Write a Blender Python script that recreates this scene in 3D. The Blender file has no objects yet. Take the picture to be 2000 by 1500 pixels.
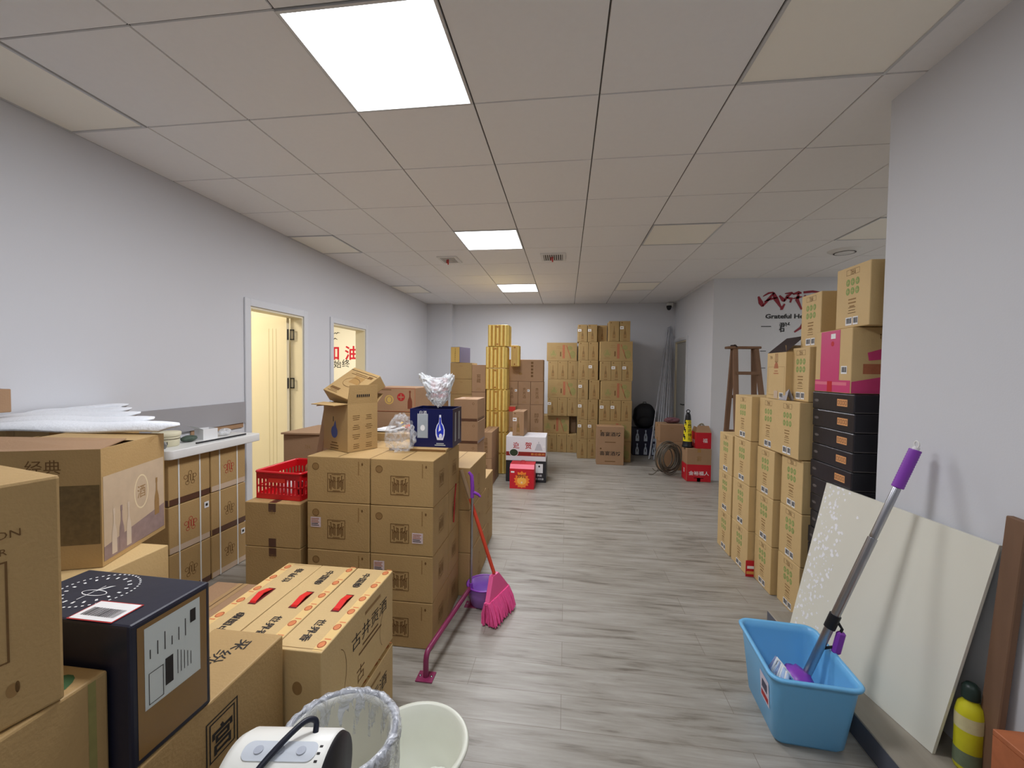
import bpy, bmesh, math, random
from mathutils import Vector, Matrix
random.seed(7)
R = math.radians
PI = math.pi
scn = bpy.context.scene
col = scn.collection

# ---------------------------------------------------------------- camera
cd = bpy.data.cameras.new('camera'); cam = bpy.data.objects.new('camera', cd); col.objects.link(cam)
yaw, pit, rol = -.129156, -.0325319, .0117604
cy, sy, cp, sp, cr, sr = math.cos(yaw), math.sin(yaw), math.cos(pit), math.sin(pit), math.cos(rol), math.sin(rol)
F = Vector((sy*cp, cy*cp, sp)); rt = Vector((cy, -sy, 0)); up = rt.cross(F)
cx_ = cr*rt + sr*up; cz_ = -sr*rt + cr*up
Mx = Matrix((cx_, cz_, -F)).transposed().to_4x4(); Mx.translation = Vector((0, 0, 1.5))
cam.matrix_world = Mx
cd.sensor_width = 36; cd.lens = 813.54/2000*36; cd.clip_start = .02
scn.camera = cam
# ---------------------------------------------------------------- world, exposure
w = bpy.data.worlds.new('world'); scn.world = w; w.use_nodes = True
w.node_tree.nodes['Background'].inputs[0].default_value = (.9, .95, 1, 1)
w.node_tree.nodes['Background'].inputs[1].default_value = .3
scn.view_settings.view_transform = 'Standard'; scn.view_settings.look = 'None'
scn.view_settings.exposure = 0.57; scn.view_settings.gamma = 1

def area(name, loc, sx, sy_, power, color, rot=(0, 0, 0)):
    l = bpy.data.lights.new(name, 'AREA'); l.shape = 'RECTANGLE'; l.size = sx; l.size_y = sy_
    l.energy = power; l.color = color
    o = bpy.data.objects.new(name, l); col.objects.link(o); o.location = loc; o.rotation_euler = rot
    return o
COOL = (.94, .945, 1)
for ly, pw in ((1.719, 21), (4.119, 24), (6.519, 24)):      # the three lit ceiling panels in view
    area('panel_lamp', (-.766, ly, 2.772), .56, .56, pw, COOL)
for lx in (-.766, 1.034-.3):                                  # panels of the same ceiling grid behind the camera
    area('panel_lamp', (lx, -.681, 2.772), .56, .56, 2.5, COOL)
area('alcove_fill', (4.6, 3.6, 2.74), 1.2, 1.8, 26, (1, .98, .93))   # added fill brightening the alcove, out of view, no fitting there
area('room_lamp', (-3.9, 3.0, 2.7), .6, .6, 30, (1, .90, .70))      # the two side rooms are lit too
area('room_lamp', (-3.9, 5.9, 2.7), .6, .6, 36, (1, .93, .80))

# ---------------------------------------------------------------- materials
def srgb(r, g, b):
    f = lambda c: (c/255/12.92) if c <= 10 else ((c/255+.055)/1.055)**2.4
    return (f(r), f(g), f(b), 1)
MATS = {}
def mat(name, rgb, rough=.6, metal=0, spec=.4, var=.0, scale=30, bump=0, coat=0, alpha=1, trans=0, bscale=None, stretch=None):
    if name in MATS: return MATS[name]
    m = bpy.data.materials.new(name); m.use_nodes = True; nt = m.node_tree; b = nt.nodes['Principled BSDF']
    c = srgb(*rgb)
    b.inputs['Base Color'].default_value = c; b.inputs['Roughness'].default_value = rough
    b.inputs['Metallic'].default_value = metal; b.inputs['Specular IOR Level'].default_value = spec
    b.inputs['Coat Weight'].default_value = coat; b.inputs['Alpha'].default_value = alpha
    b.inputs['Transmission Weight'].default_value = trans
    tc = nt.nodes.new('ShaderNodeTexCoord'); mp = nt.nodes.new('ShaderNodeMapping')
    nt.links.new(tc.outputs['Object'], mp.inputs[0])
    if stretch: mp.inputs['Scale'].default_value = stretch
    n = nt.nodes.new('ShaderNodeTexNoise'); n.inputs['Scale'].default_value = scale; n.inputs['Detail'].default_value = 4
    nt.links.new(mp.outputs[0], n.inputs['Vector'])
    if var:
        r = nt.nodes.new('ShaderNodeMix'); r.data_type = 'RGBA'
        r.inputs[6].default_value = tuple(x*(1-var) for x in c[:3])+(1,); r.inputs[7].default_value = tuple(min(1, x*(1+var)) for x in c[:3])+(1,)
        nt.links.new(n.outputs['Fac'], r.inputs[0]); nt.links.new(r.outputs[2], b.inputs['Base Color'])
    if bump:
        n2 = n
        if bscale:
            n2 = nt.nodes.new('ShaderNodeTexNoise'); n2.inputs['Scale'].default_value = bscale; nt.links.new(mp.outputs[0], n2.inputs['Vector'])
        bp = nt.nodes.new('ShaderNodeBump'); bp.inputs['Strength'].default_value = bump; bp.inputs['Distance'].default_value = .01
        nt.links.new(n2.outputs['Fac'], bp.inputs['Height']); nt.links.new(bp.outputs[0], b.inputs['Normal'])
    MATS[name] = m
    return m
def plastic_film(name, rgb, a=.35, rough=.12):
    if name in MATS: return MATS[name]
    m = bpy.data.materials.new(name); m.use_nodes = True; nt = m.node_tree; nt.nodes.clear()
    o = nt.nodes.new('ShaderNodeOutputMaterial'); t = nt.nodes.new('ShaderNodeBsdfTransparent'); p = nt.nodes.new('ShaderNodeBsdfPrincipled')
    p.inputs['Base Color'].default_value = srgb(*rgb); p.inputs['Roughness'].default_value = rough; p.inputs['Specular IOR Level'].default_value = .9
    mx = nt.nodes.new('ShaderNodeMixShader'); n = nt.nodes.new('ShaderNodeTexNoise'); n.inputs['Scale'].default_value = 22; n.inputs['Detail'].default_value = 3
    n.inputs['Distortion'].default_value = 1.5
    tc = nt.nodes.new('ShaderNodeTexCoord'); nt.links.new(tc.outputs['Object'], n.inputs['Vector'])
    mr = nt.nodes.new('ShaderNodeMapRange'); mr.inputs[1].default_value = .4; mr.inputs[2].default_value = .75
    mr.inputs[3].default_value = a*.6; mr.inputs[4].default_value = min(1, a*2)
    bp = nt.nodes.new('ShaderNodeBump'); bp.inputs['Strength'].default_value = .9; bp.inputs['Distance'].default_value = .02
    nt.links.new(n.outputs['Fac'], bp.inputs['Height']); nt.links.new(bp.outputs[0], p.inputs['Normal'])
    nt.links.new(n.outputs['Fac'], mr.inputs[0]); nt.links.new(mr.outputs[0], mx.inputs[0])
    nt.links.new(t.outputs[0], mx.inputs[1]); nt.links.new(p.outputs[0], mx.inputs[2]); nt.links.new(mx.outputs[0], o.inputs[0])
    MATS[name] = m; return m
def emit(name, rgb, s):
    m = bpy.data.materials.new(name); m.use_nodes = True; b = m.node_tree.nodes['Principled BSDF']
    b.inputs['Base Color'].default_value = srgb(*rgb); b.inputs['Emission Color'].default_value = srgb(*rgb); b.inputs['Emission Strength'].default_value = s
    return m

CARD = mat('cardboard_tan', (180, 148, 98), .62, var=.10, scale=6, bump=.12, bscale=120)
CARDY = mat('cardboard_yellow', (206, 176, 124), .6, var=.07, scale=6, bump=.10, bscale=120)
CARDB = mat('cardboard_brown', (164, 130, 98), .65, var=.10, scale=6, bump=.12, bscale=120)
CARDO = mat('cardboard_olive', (164, 136, 88), .65, var=.12, scale=6, bump=.12, bscale=120)
CARDD = mat('cardboard_cut_edge', (120, 86, 48), .8, var=.2, scale=60)
SEAM = mat('dark_flap_seam', (70, 48, 26), .9)  # dark brown line where the carton flaps meet
INK = mat('brown_print', (112, 80, 42), .7, var=.2, scale=80)
INKK = mat('black_print', (40, 36, 34), .7, var=.2, scale=80)
INKF = mat('faint_print', (150, 116, 70), .7, var=.15, scale=80)
INKR = mat('red_print', (176, 42, 40), .6, var=.1, scale=80)
INKM = mat('mid_brown_print', (122, 98, 62), .7, var=.3, scale=60)
INKFR = mat('faint_red_print', (172, 104, 72), .7, var=.2, scale=60)
INKO = mat('orange_print', (214, 130, 80), .7, var=.15, scale=80)
INKG = mat('green_print', (140, 162, 92), .7, var=.15, scale=60)
INKGF = mat('faint_green_print', (146, 138, 82), .7, var=.2, scale=40)
TAPE = mat('packing_tape', (170, 132, 78), .22, spec=.7, var=.08, scale=10)
TAPED = mat('brown_packing_tape', (92, 62, 48), .3, spec=.6, var=.1, scale=10)
TAPEC = mat('clear_packing_tape', (205, 182, 158), .2, spec=.7, var=.08, scale=10)
WHITE = mat('white_paper', (235, 235, 235), .55, var=.03)
PINKW = mat('pinkish_paper', (216, 196, 196), .6, var=.25, scale=140)
NAVY = mat('navy_board', (32, 33, 48), .35, var=.15, scale=20, bump=.05)
NAVYB = mat('deep_blue_board', (14, 22, 74), .3, var=.1, scale=20)
BLACKB = mat('black_board', (38, 37, 42), .3, spec=.5, var=.2, scale=14, bump=.1)
REDB = mat('red_board', (196, 30, 44), .45, var=.06, scale=20)
WALLM = mat('white_wall_paint', (212, 213, 217), .85, spec=.2, var=.015, scale=2, bump=.03, bscale=150)
WHITEP = mat('white_plastic', (232, 232, 228), .35, var=.02)
CREAM = mat('cream_paint', (232, 222, 194), .5, var=.02, scale=4)
ALU = mat('brushed_metal', (176, 178, 184), .3, metal=1, var=.1, scale=30)
BLACK = mat('black_plastic', (24, 24, 28), .45, var=.1)
PURPLE = mat('purple_plastic', (136, 64, 176), .35, var=.05)
WOOD = mat('dark_wood', (122, 92, 70), .7, var=.35, scale=12, stretch=(1, 1, .15), bump=.2)
WOODO = mat('orange_wood', (176, 104, 66), .55, var=.25, scale=25, stretch=(.25, 1, 1), bump=.1)

# ---------------------------------------------------------------- mesh helpers
class MB:
    def __init__(s): s.v = []; s.f = []; s.m = []; s.mats = []; s.smooth = []
    def mi(s, m):
        if m not in s.mats: s.mats.append(m)
        return s.mats.index(m)
    def add(s, vs, fs, m, M=None, smooth=False):
        b = len(s.v); i = s.mi(m)
        for p in vs:
            p = Vector(p); s.v.append(M @ p if M else p)
        for f in fs: s.f.append([b+k for k in f]); s.m.append(i); s.smooth.append(smooth)
    def box(s, x0, x1, y0, y1, z0, z1, m, bev=0, M=None, seg=1):
        if bev:
            bm = bmesh.new(); bmesh.ops.create_cube(bm, size=1)
            for v in bm.verts: v.co = Vector(((x0+x1)/2+v.co.x*(x1-x0), (y0+y1)/2+v.co.y*(y1-y0), (z0+z1)/2+v.co.z*(z1-z0)))
            bmesh.ops.bevel(bm, geom=bm.edges[:], offset=bev, segments=seg, profile=.5, affect='EDGES')
            s.addbm(bm, m, M); return
        vs = [(x, y, z) for z in (z0, z1) for y in (y0, y1) for x in (x0, x1)]
        s.add(vs, [(0, 2, 3, 1), (4, 5, 7, 6), (0, 1, 5, 4), (2, 6, 7, 3), (0, 4, 6, 2), (1, 3, 7, 5)], m, M)
    def addbm(s, bm, m, M=None, smooth=False):
        bm.verts.index_update()
        s.add([v.co.copy() for v in bm.verts], [[v.index for v in f.verts] for f in bm.faces], m, M, smooth); bm.free()
    def tube(s, pts, rad, m, seg=12, caps=True, M=None):
        pts = [Vector(p) for p in pts]; n = len(pts)
        if not hasattr(rad, '__len__'): rad = [rad]*n
        vs = []; prev = None
        for i, p in enumerate(pts):
            t = (pts[min(i+1, n-1)]-pts[max(i-1, 0)]).normalized()
            a = prev if prev else (Vector((0, 0, 1)) if abs(t.z) < .9 else Vector((1, 0, 0)))
            a = (a-t*a.dot(t)).normalized(); prev = a; c = t.cross(a)
            for k in range(seg):
                th = 2*PI*k/seg; vs.append(p+(a*math.cos(th)+c*math.sin(th))*rad[i])
        fs = [(i*seg+k, i*seg+(k+1) % seg, (i+1)*seg+(k+1) % seg, (i+1)*seg+k) for i in range(n-1) for k in range(seg)]
        s.add(vs, fs, m, M, True)
        if caps: s.add(vs[:seg], [list(range(seg))[::-1]], m, M); s.add(vs[-seg:], [list(range(seg))], m, M)
    def lathe(s, prof, m, seg=32, M=None, cap=(False, False), sx=1, sy=1):
        vs = [(r*math.cos(2*PI*k/seg)*sx, r*math.sin(2*PI*k/seg)*sy, z) for r, z in prof for k in range(seg)]
        fs = [(i*seg+k, i*seg+(k+1) % seg, (i+1)*seg+(k+1) % seg, (i+1)*seg+k) for i in range(len(prof)-1) for k in range(seg)]
        if cap[0]: fs.append(list(range(seg))[::-1])
        if cap[1]: fs.append([(len(prof)-1)*seg+k for k in range(seg)])
        s.add(vs, fs, m, M, True)
    def prism(s, poly, z0, z1, m, M=None):
        n = len(poly); vs = [(x, y, z0) for x, y in poly]+[(x, y, z1) for x, y in poly]
        s.add(vs, [list(range(n))[::-1], list(range(n, 2*n))]+[(k, (k+1) % n, n+(k+1) % n, n+k) for k in range(n)], m, M)
    def build(s, name, parent=None, loc=(0, 0, 0), rz=0, rot=None):
        me = bpy.data.meshes.new(name); me.from_pydata([tuple(v) for v in s.v], [], s.f)
        for m in s.mats: me.materials.append(m)
        for p, i, sm in zip(me.polygons, s.m, s.smooth): p.material_index = i; p.use_smooth = sm
        me.update()
        o = bpy.data.objects.new(name, me); col.objects.link(o)
        if parent: o.parent = parent
        o.location = loc; o.rotation_euler = rot if rot else (0, 0, rz)
        return o
def tag(o, label, cat, group=None, kind=None):
    o['label'] = label
    if cat: o['category'] = cat
    if group: o['group'] = group
    if kind: o['kind'] = kind
    return o
def empty(name, loc, rz=0, label=None, cat=None, group=None):
    o = bpy.data.objects.new(name, None); col.objects.link(o); o.location = loc; o.rotation_euler = (0, 0, rz); o.empty_display_size = .05
    if label: tag(o, label, cat, group)
    return o
def struct(o): o['kind'] = 'structure'; return o
def dup(o, loc, rz=0):
    c = o.copy(); col.objects.link(c); c.location = loc; c.rotation_euler = (0, 0, rz)
    for ch in list(o.children):
        k = ch.copy(); col.objects.link(k); k.parent = c; k.matrix_parent_inverse = ch.matrix_parent_inverse.copy()
        for g in list(ch.children):
            q = g.copy(); col.objects.link(q); q.parent = k
    return c

# lettering as flat outlines
TX = {}
def glyphs(s_, bold=0):
    k = (s_, bold)
    if k in TX: return TX[k]
    c = bpy.data.curves.new('t', 'FONT'); c.body = s_; c.align_x = 'CENTER'; c.align_y = 'CENTER'; c.resolution_u = 2; c.offset = bold
    o = bpy.data.objects.new('t', c); col.objects.link(o)
    dg = bpy.context.evaluated_depsgraph_get(); me = o.evaluated_get(dg).to_mesh()
    vs = [(v.co.x, v.co.y) for v in me.vertices]; fs = [list(p.vertices) for p in me.polygons]
    o.evaluated_get(dg).to_mesh_clear(); bpy.data.objects.remove(o); bpy.data.curves.remove(c)
    if vs:
        x0 = min(v[0] for v in vs); x1 = max(v[0] for v in vs); y0 = min(v[1] for v in vs); y1 = max(v[1] for v in vs)
        h = max(y1-y0, .3); vs = [((x-(x0+x1)/2)/h, (y-(y0+y1)/2)/h) for x, y in vs]
    TX[k] = (vs, fs); return TX[k]

class Box(MB):
    """a carton; drawing on it is in face coordinates measured from the face centre"""
    def __init__(s, w, d, h, m=None, bev=.004, body=True):
        super().__init__(); s.w, s.d, s.h = w, d, h
        if body: s.box(-w/2, w/2, -d/2, d/2, 0, h, m, bev, seg=2)
    def P(s, face, u, v, e=.0007):
        w, d, h = s.w, s.d, s.h
        return {'F': (u, -d/2-e, h/2+v), 'R': (w/2+e, u, h/2+v), 'L': (-w/2-e, -u, h/2+v), 'T': (u, v, h+e), 'B': (-u, d/2+e, h/2+v)}[face]
    def poly(s, face, pts, m, e=.0007): s.add([s.P(face, u, v, e) for u, v in pts], [list(range(len(pts)))], m)
    def rect(s, face, u0, u1, v0, v1, m, e=.0007): s.poly(face, [(u0, v0), (u1, v0), (u1, v1), (u0, v1)], m, e)
    def frame(s, face, u0, u1, v0, v1, t, m, e=.0009):
        for a in ((u0, u1, v0, v0+t), (u0, u1, v1-t, v1), (u0, u0+t, v0+t, v1-t), (u1-t, u1, v0+t, v1-t)): s.rect(face, *a, m, e)
    def disc(s, face, cu, cv, ru, rv, m, e=.0007, n=18): s.poly(face, [(cu+ru*math.cos(2*PI*k/n), cv+rv*math.sin(2*PI*k/n)) for k in range(n)], m, e)
    def ring(s, face, cu, cv, ru, rv, t, m, e=.0009, n=28, a0=0, a1=2*PI):
        vs = []
        for k in range(n+1):
            a = a0+(a1-a0)*k/n
            vs += [s.P(face, cu+ru*math.cos(a), cv+rv*math.sin(a), e), s.P(face, cu+(ru-t)*math.cos(a), cv+(rv-t)*math.sin(a), e)]
        s.add(vs, [(2*k+1, 2*k, 2*k+2, 2*k+3) for k in range(n)], m)
    def text(s, face, t, cu, cv, hgt, m, rot=0, e=.0010, bold=0, sx=1):
        vs, fs = glyphs(t, bold); c, q = math.cos(R(rot)), math.sin(R(rot))
        s.add([s.P(face, cu+hgt*(c*x*sx-q*y), cv+hgt*(q*x*sx+c*y), e) for x, y in vs], fs, m)
    def seal(s, face, cu, cv, a, m):
        s.frame(face, cu-a, cu+a, cv-a, cv+a, a*.07, m)
        rr = random.Random(3)
        for k in range(5):
            x = .14+.15*k
            y0 = -.8+rr.random()*.5; y1 = .2+rr.random()*.6
            for sg in (-1, 1):
                u0 = cu+sg*x*a; t = a*.05
                s.rect(face, u0-t, u0+t, cv+y0*a, cv+y1*a, m)
                s.rect(face, min(u0, u0+sg*.12*a), max(u0, u0+sg*.12*a), cv+y1*a-t, cv+y1*a+t, m, .0009)
                yy = (y0+y1)/2+.2
                s.rect(face, min(u0, u0-sg*.10*a), max(u0, u0-sg*.10*a), cv+yy*a-t, cv+yy*a+t, m, .0009)
        s.rect(face, cu-.5*a, cu+.5*a, cv+.82*a, cv+.88*a, m, .0009); s.rect(face, cu-.4*a, cu+.4*a, cv-.9*a, cv-.84*a, m, .0009)
    def barcode(s, face, u0, u1, v0, v1, m=None):
        s.rect(face, u0, u1, v0, v1, WHITE, .0012); rr = random.Random(9); u = u0+(u1-u0)*.12
        while u < u1-(u1-u0)*.14:
            t = (u1-u0)*rr.choice((.015, .03, .05)); s.rect(face, u, u+t, v0+(v1-v0)*.2, v1-(v1-v0)*.12, INKK, .0016); u += t+(u1-u0)*rr.choice((.02, .035))
    def icons(s, face, cu, cv, a, m):
        s.poly(face, [(cu-a*1.6, cv+a), (cu-a*1.0, cv+a), (cu-a*1.3, cv)], m); s.rect(face, cu-a*1.4, cu-a*1.2, cv-a, cv, m)
        s.frame(face, cu-a*.6, cu+a*.4, cv-a, cv+a*.8, a*.16, m); s.disc(face, cu-a*.1, cv, a*.2, a*.3, m)
        s.poly(face, [(cu+a*.9, cv-a*.9), (cu+a*1.5, cv-a*.9), (cu+a*1.3, cv+a*.9), (cu+a*1.1, cv+a*.9)], m)
    def lines(s, face, cu, v1, wdt, n, gap, t, m, seed=1):
        rr = random.Random(seed)
        for k in range(n):
            q = wdt*(.6+.4*rr.random())/2; s.rect(face, cu-q, cu+q, v1-k*gap-t, v1-k*gap, m)
    def bottle(s, face, cu, v0, hgt, m, wd=.3, e=.0010):
        p = [(-.5, 0), (.5, 0), (.5, .38), (.42, .5), (.16, .66), (.13, .86), (.2, .88), (.2, 1), (-.2, 1), (-.2, .88), (-.13, .86), (-.16, .66), (-.42, .5), (-.5, .38)]
        s.poly(face, [(cu+x*wd*hgt, v0+y*hgt) for x, y in p], m, e)
    def seamtop(s, along='y', tape=TAPE, drop=.05, tw=.045):
        if along == 'y':
            s.rect('T', -.0015, .0015, -s.d/2+.004, s.d/2-.004, SEAM, .0012)
            if tape:
                s.rect('T', -tw/2, tw/2, -s.d/2+.003, s.d/2-.003, tape)
                for f in 'FB': s.rect(f, -tw/2, tw/2, s.h/2-drop, s.h/2-.003, tape); s.rect(f, -tw/2, tw/2, -s.h/2+.003, -s.h/2+drop, tape)
        else:
            s.rect('T', -s.w/2+.004, s.w/2-.004, -.0015, .0015, SEAM, .0012)
            if tape:
                s.rect('T', -s.w/2+.003, s.w/2-.003, -tw/2, tw/2, tape)
                for f in 'RL': s.rect(f, -tw/2, tw/2, s.h/2-drop, s.h/2-.003, tape); s.rect(f, -tw/2, tw/2, -s.h/2+.003, -s.h/2+drop, tape)

CACHE = {}
def put(key, maker, x0, x1, y0, y1, z0, z1, label, cat='carton', group=None, name='cardboard_box', yaw=None, jit=.5):
    """build (once per kind and size) and stand a carton at its place"""
    wd = (round(x1-x0, 3), round(y1-y0, 3), round(z1-z0, 3))
    k = (key,)+wd
    loc = ((x0+x1)/2, (y0+y1)/2, z0)
    rz = R(random.uniform(-jit, jit)) if yaw is None else R(yaw)
    if k not in CACHE:
        o = maker(*wd); CACHE[k] = o; o.name = name
        o.location = loc; o.rotation_euler = (0, 0, rz)
    else: o = dup(CACHE[k], loc, rz); o.name = name
    if 'group' in o.keys(): del o['group']
    return tag(o, label, cat, group)

# ================================================================ the room
XL, XN, YE, ZC = -2.74, 1.50, 8.10, 2.79
YN, YA, XF = 2.217, 6.06, 1.99            # end of the near right wall, lettered wall, far right wall
def floor_mat():
    m = bpy.data.materials.new('grey_wood_planks'); m.use_nodes = True; nt = m.node_tree; b = nt.nodes['Principled BSDF']; L = nt.links
    tc = nt.nodes.new('ShaderNodeTexCoord')
    br = nt.nodes.new('ShaderNodeTexBrick'); br.offset = .37; br.inputs['Scale'].default_value = 1
    br.inputs['Brick Width'].default_value = 1.2; br.inputs['Row Height'].default_value = .19; br.inputs['Mortar Size'].default_value = .0012
    br.inputs['Color1'].default_value = (.35, .35, .35, 1); br.inputs['Color2'].default_value = (.65, .65, .65, 1); br.inputs['Mortar'].default_value = (0, 0, 0, 1)
    L.new(tc.outputs['Object'], br.inputs['Vector'])
    mp = nt.nodes.new('ShaderNodeMapping'); mp.inputs['Scale'].default_value = (.9, 7, 1); L.new(tc.outputs['Object'], mp.inputs[0])
    n = nt.nodes.new('ShaderNodeTexNoise'); n.inputs['Scale'].default_value = 2.4; n.inputs['Detail'].default_value = 8; n.inputs['Roughness'].default_value = .62; n.inputs['Distortion'].default_value = .4
    L.new(mp.outputs[0], n.inputs['Vector'])
    mp2 = nt.nodes.new('ShaderNodeMapping'); mp2.inputs['Scale'].default_value = (2.2, 38, 1); L.new(tc.outputs['Object'], mp2.inputs[0])
    n2 = nt.nodes.new('ShaderNodeTexNoise'); n2.inputs['Scale'].default_value = 2; n2.inputs['Detail'].default_value = 5; L.new(mp2.outputs[0], n2.inputs['Vector'])
    ad = nt.nodes.new('ShaderNodeMath'); ad.operation = 'MULTIPLY_ADD'; ad.inputs[1].default_value = .35; L.new(n2.outputs['Fac'], ad.inputs[0]); L.new(n.outputs['Fac'], ad.inputs[2])
    ad2 = nt.nodes.new('ShaderNodeMath'); ad2.operation = 'MULTIPLY_ADD'; ad2.inputs[1].default_value = .22; L.new(br.outputs['Color'], ad2.inputs[0]); L.new(ad.outputs[0], ad2.inputs[2])
    cr_ = nt.nodes.new('ShaderNodeValToRGB'); e = cr_.color_ramp.elements
    e[0].position = .55; e[0].color = srgb(104, 97, 87); e[1].position = .98; e[1].color = srgb(168, 164, 156)
    x = e.new(.72); x.color = srgb(147, 142, 132)
    L.new(ad2.outputs[0], cr_.inputs[0])
    mx = nt.nodes.new('ShaderNodeMix'); mx.data_type = 'RGBA'; mx.inputs[7].default_value = srgb(120, 112, 100)
    L.new(br.outputs['Fac'], mx.inputs[0]); L.new(cr_.outputs[0], mx.inputs[6]); L.new(mx.outputs[2], b.inputs['Base Color'])
    b.inputs['Roughness'].default_value = .42; b.inputs['Specular IOR Level'].default_value = .45
    bp = nt.nodes.new('ShaderNodeBump'); bp.inputs['Strength'].default_value = .15; bp.inputs['Distance'].default_value = .003
    L.new(ad2.outputs[0], bp.inputs['Height']); L.new(bp.outputs[0], b.inputs['Normal'])
    return m
mb = MB(); mb.box(-6.3, 5.6, -3.1, 8.25, -.1, 0, floor_mat()); struct(mb.build('floor'))

# ceiling: dark joints, 600 mm metal tiles
GX, GY = -2.266, 1.419
TILE = mat('ceiling_tile', (240, 238, 236), .6, spec=.3, var=.02, scale=40)
JOINT = mat('ceiling_joint', (84, 80, 76), .8)
lights = [(2, 0, 1), (2, 4, 1), (2, 8, 1), (-1, 0, 0), (-1, 4, 0), (-1, 8, 0), (5, 0, 0), (5, 4, 0), (5, 8, 0), (8, 4, 0), (2, -4, 1), (5, -4, 1)]
lset = {(a, b) for a, b, c in lights}
mb = MB(); mb.box(XL-.1, 5.6, -3.1, 8.25, ZC+.006, ZC+.1, JOINT)
for i in range(-1, 13):
    for j in range(-8, 12):
        if (i, j) in lset: continue
        x0, x1 = max(GX+.6*i+.003, XL), min(GX+.6*i+.597, 5.5); y0, y1 = max(GY+.6*j+.003, -3), min(GY+.6*j+.597, YE)
        if x1-x0 < .02 or y1-y0 < .02: continue
        b_ = .002
        vs = [(x0, y0, ZC+.006), (x1, y0, ZC+.006), (x1, y1, ZC+.006), (x0, y1, ZC+.006), (x0+b_, y0+b_, ZC), (x1-b_, y0+b_, ZC), (x1-b_, y1-b_, ZC), (x0+b_, y1-b_, ZC)]
        mb.add(vs, [(7, 6, 5, 4), (0, 4, 5, 1), (1, 5, 6, 2), (2, 6, 7, 3), (3, 7, 4, 0)], TILE)
struct(mb.build('ceiling'))
ON = emit('lit_diffuser', (244, 250, 255), 5); OFF = mat('unlit_diffuser', (252, 247, 234), .4, var=.01)
FR = mat('aluminium_frame', (206, 206, 206), .35, metal=.2)
lab = {(2, 0): 'large glowing square ceiling panel nearest the camera', (2, 4): 'glowing ceiling panel between the two vents and the big near one', (2, 8): 'glowing ceiling panel farthest down the room',
       (-1, 0): 'unlit cream ceiling panel touching the left wall at the left picture edge', (-1, 4): 'unlit cream ceiling panel against the left wall above the first doorway', (-1, 8): 'small unlit cream ceiling panel in the far left corner of the ceiling',
       (5, 0): 'large unlit cream ceiling panel above the near right wall', (5, 4): 'unlit cream ceiling panel halfway down on the right of the lit one', (5, 8): 'small unlit cream ceiling panel near the far right corner',
       (8, 4): 'unlit cream ceiling panel over the alcove, cut off by the near right wall', (2, -4): 'glowing ceiling panel behind the camera on the left', (5, -4): 'glowing ceiling panel behind the camera on the right'}
for i, j, on in lights:
    x0, x1 = max(GX+.6*i, XL)+.0015, GX+.6*i+.5985; y0, y1 = GY+.6*j+.0015, GY+.6*j+.5985
    r_ = empty('ceiling_light', ((x0+x1)/2, (y0+y1)/2, ZC), 0, lab[(i, j)], 'ceiling light')
    hx, hy = (x1-x0)/2, (y1-y0)/2
    m1 = MB(); t = .012
    for a in ((-hx, hx, -hy, -hy+t), (-hx, hx, hy-t, hy), (-hx, -hx+t, -hy+t, hy-t), (hx-t, hx, -hy+t, hy-t)): m1.box(*a, -.006, .006, FR)
    m1.build('frame', r_)
    m2 = MB(); m2.box(-hx+t, hx-t, -hy+t, hy-t, -.001, .006, ON if on else OFF); m2.build('diffuser', r_)

def wall(name, boxes, m=WALLM):
    mb = MB()
    for b in boxes: mb.box(*b, m)
    return struct(mb.build(name))
D1, D2 = (3.315, 4.06), (4.62, 5.42); DT = 2.035
T = .12
wall('wall_left', [(XL-T, XL, -3.1, D1[0], 0, ZC), (XL-T, XL, D1[1], D2[0], 0, ZC), (XL-T, XL, D2[1], YE+.1, 0, ZC), (XL-T, XL, D1[0], D1[1], DT, ZC), (XL-T, XL, D2[0], D2[1], DT, ZC)])
wall('wall_end', [(XL, XF+T, YE, YE+.12, 0, ZC)])
wall('wall_end_pilaster', [(XL, -2.24, YE-.13, YE, 0, ZC)]).name = 'wall_pilaster'
wall('wall_right_far', [(XF, XF+T, YA, 7.30, 0, ZC), (XF, XF+T, 8.04, YE, 0, ZC), (XF, XF+T, 7.30, 8.04, 2.05, ZC)])
wall('wall_lettered', [(XF+T, 5.6, YA, YA+T, 0, ZC)])
wall('wall_right_near', [(XN, XN+.2, -3.1, YN, 0, ZC)])
wall('wall_alcove', [(5.5, 5.6, YN, YA, 0, ZC), (XN+.2, 5.6, YN-.12, YN, 0, ZC)])
wall('wall_back', [(XL-T, XN+.2, -3.2, -3.1, 0, ZC)])
WARMW = mat('side_room_wall', (242, 236, 218), .8)
wall('wall_side_rooms', [(-6.3, XL-T, 1.9, 2.0, 0, ZC), (-6.3, XL-T, 4.30, 4.40, 0, ZC), (-6.3, XL-T, 7.55, 7.65, 0, ZC), (-6.3, -6.2, 1.9, 7.65, 0, ZC), (-6.3, XL-T, 1.9, 7.65, ZC, ZC+.1)], WARMW)
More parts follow.
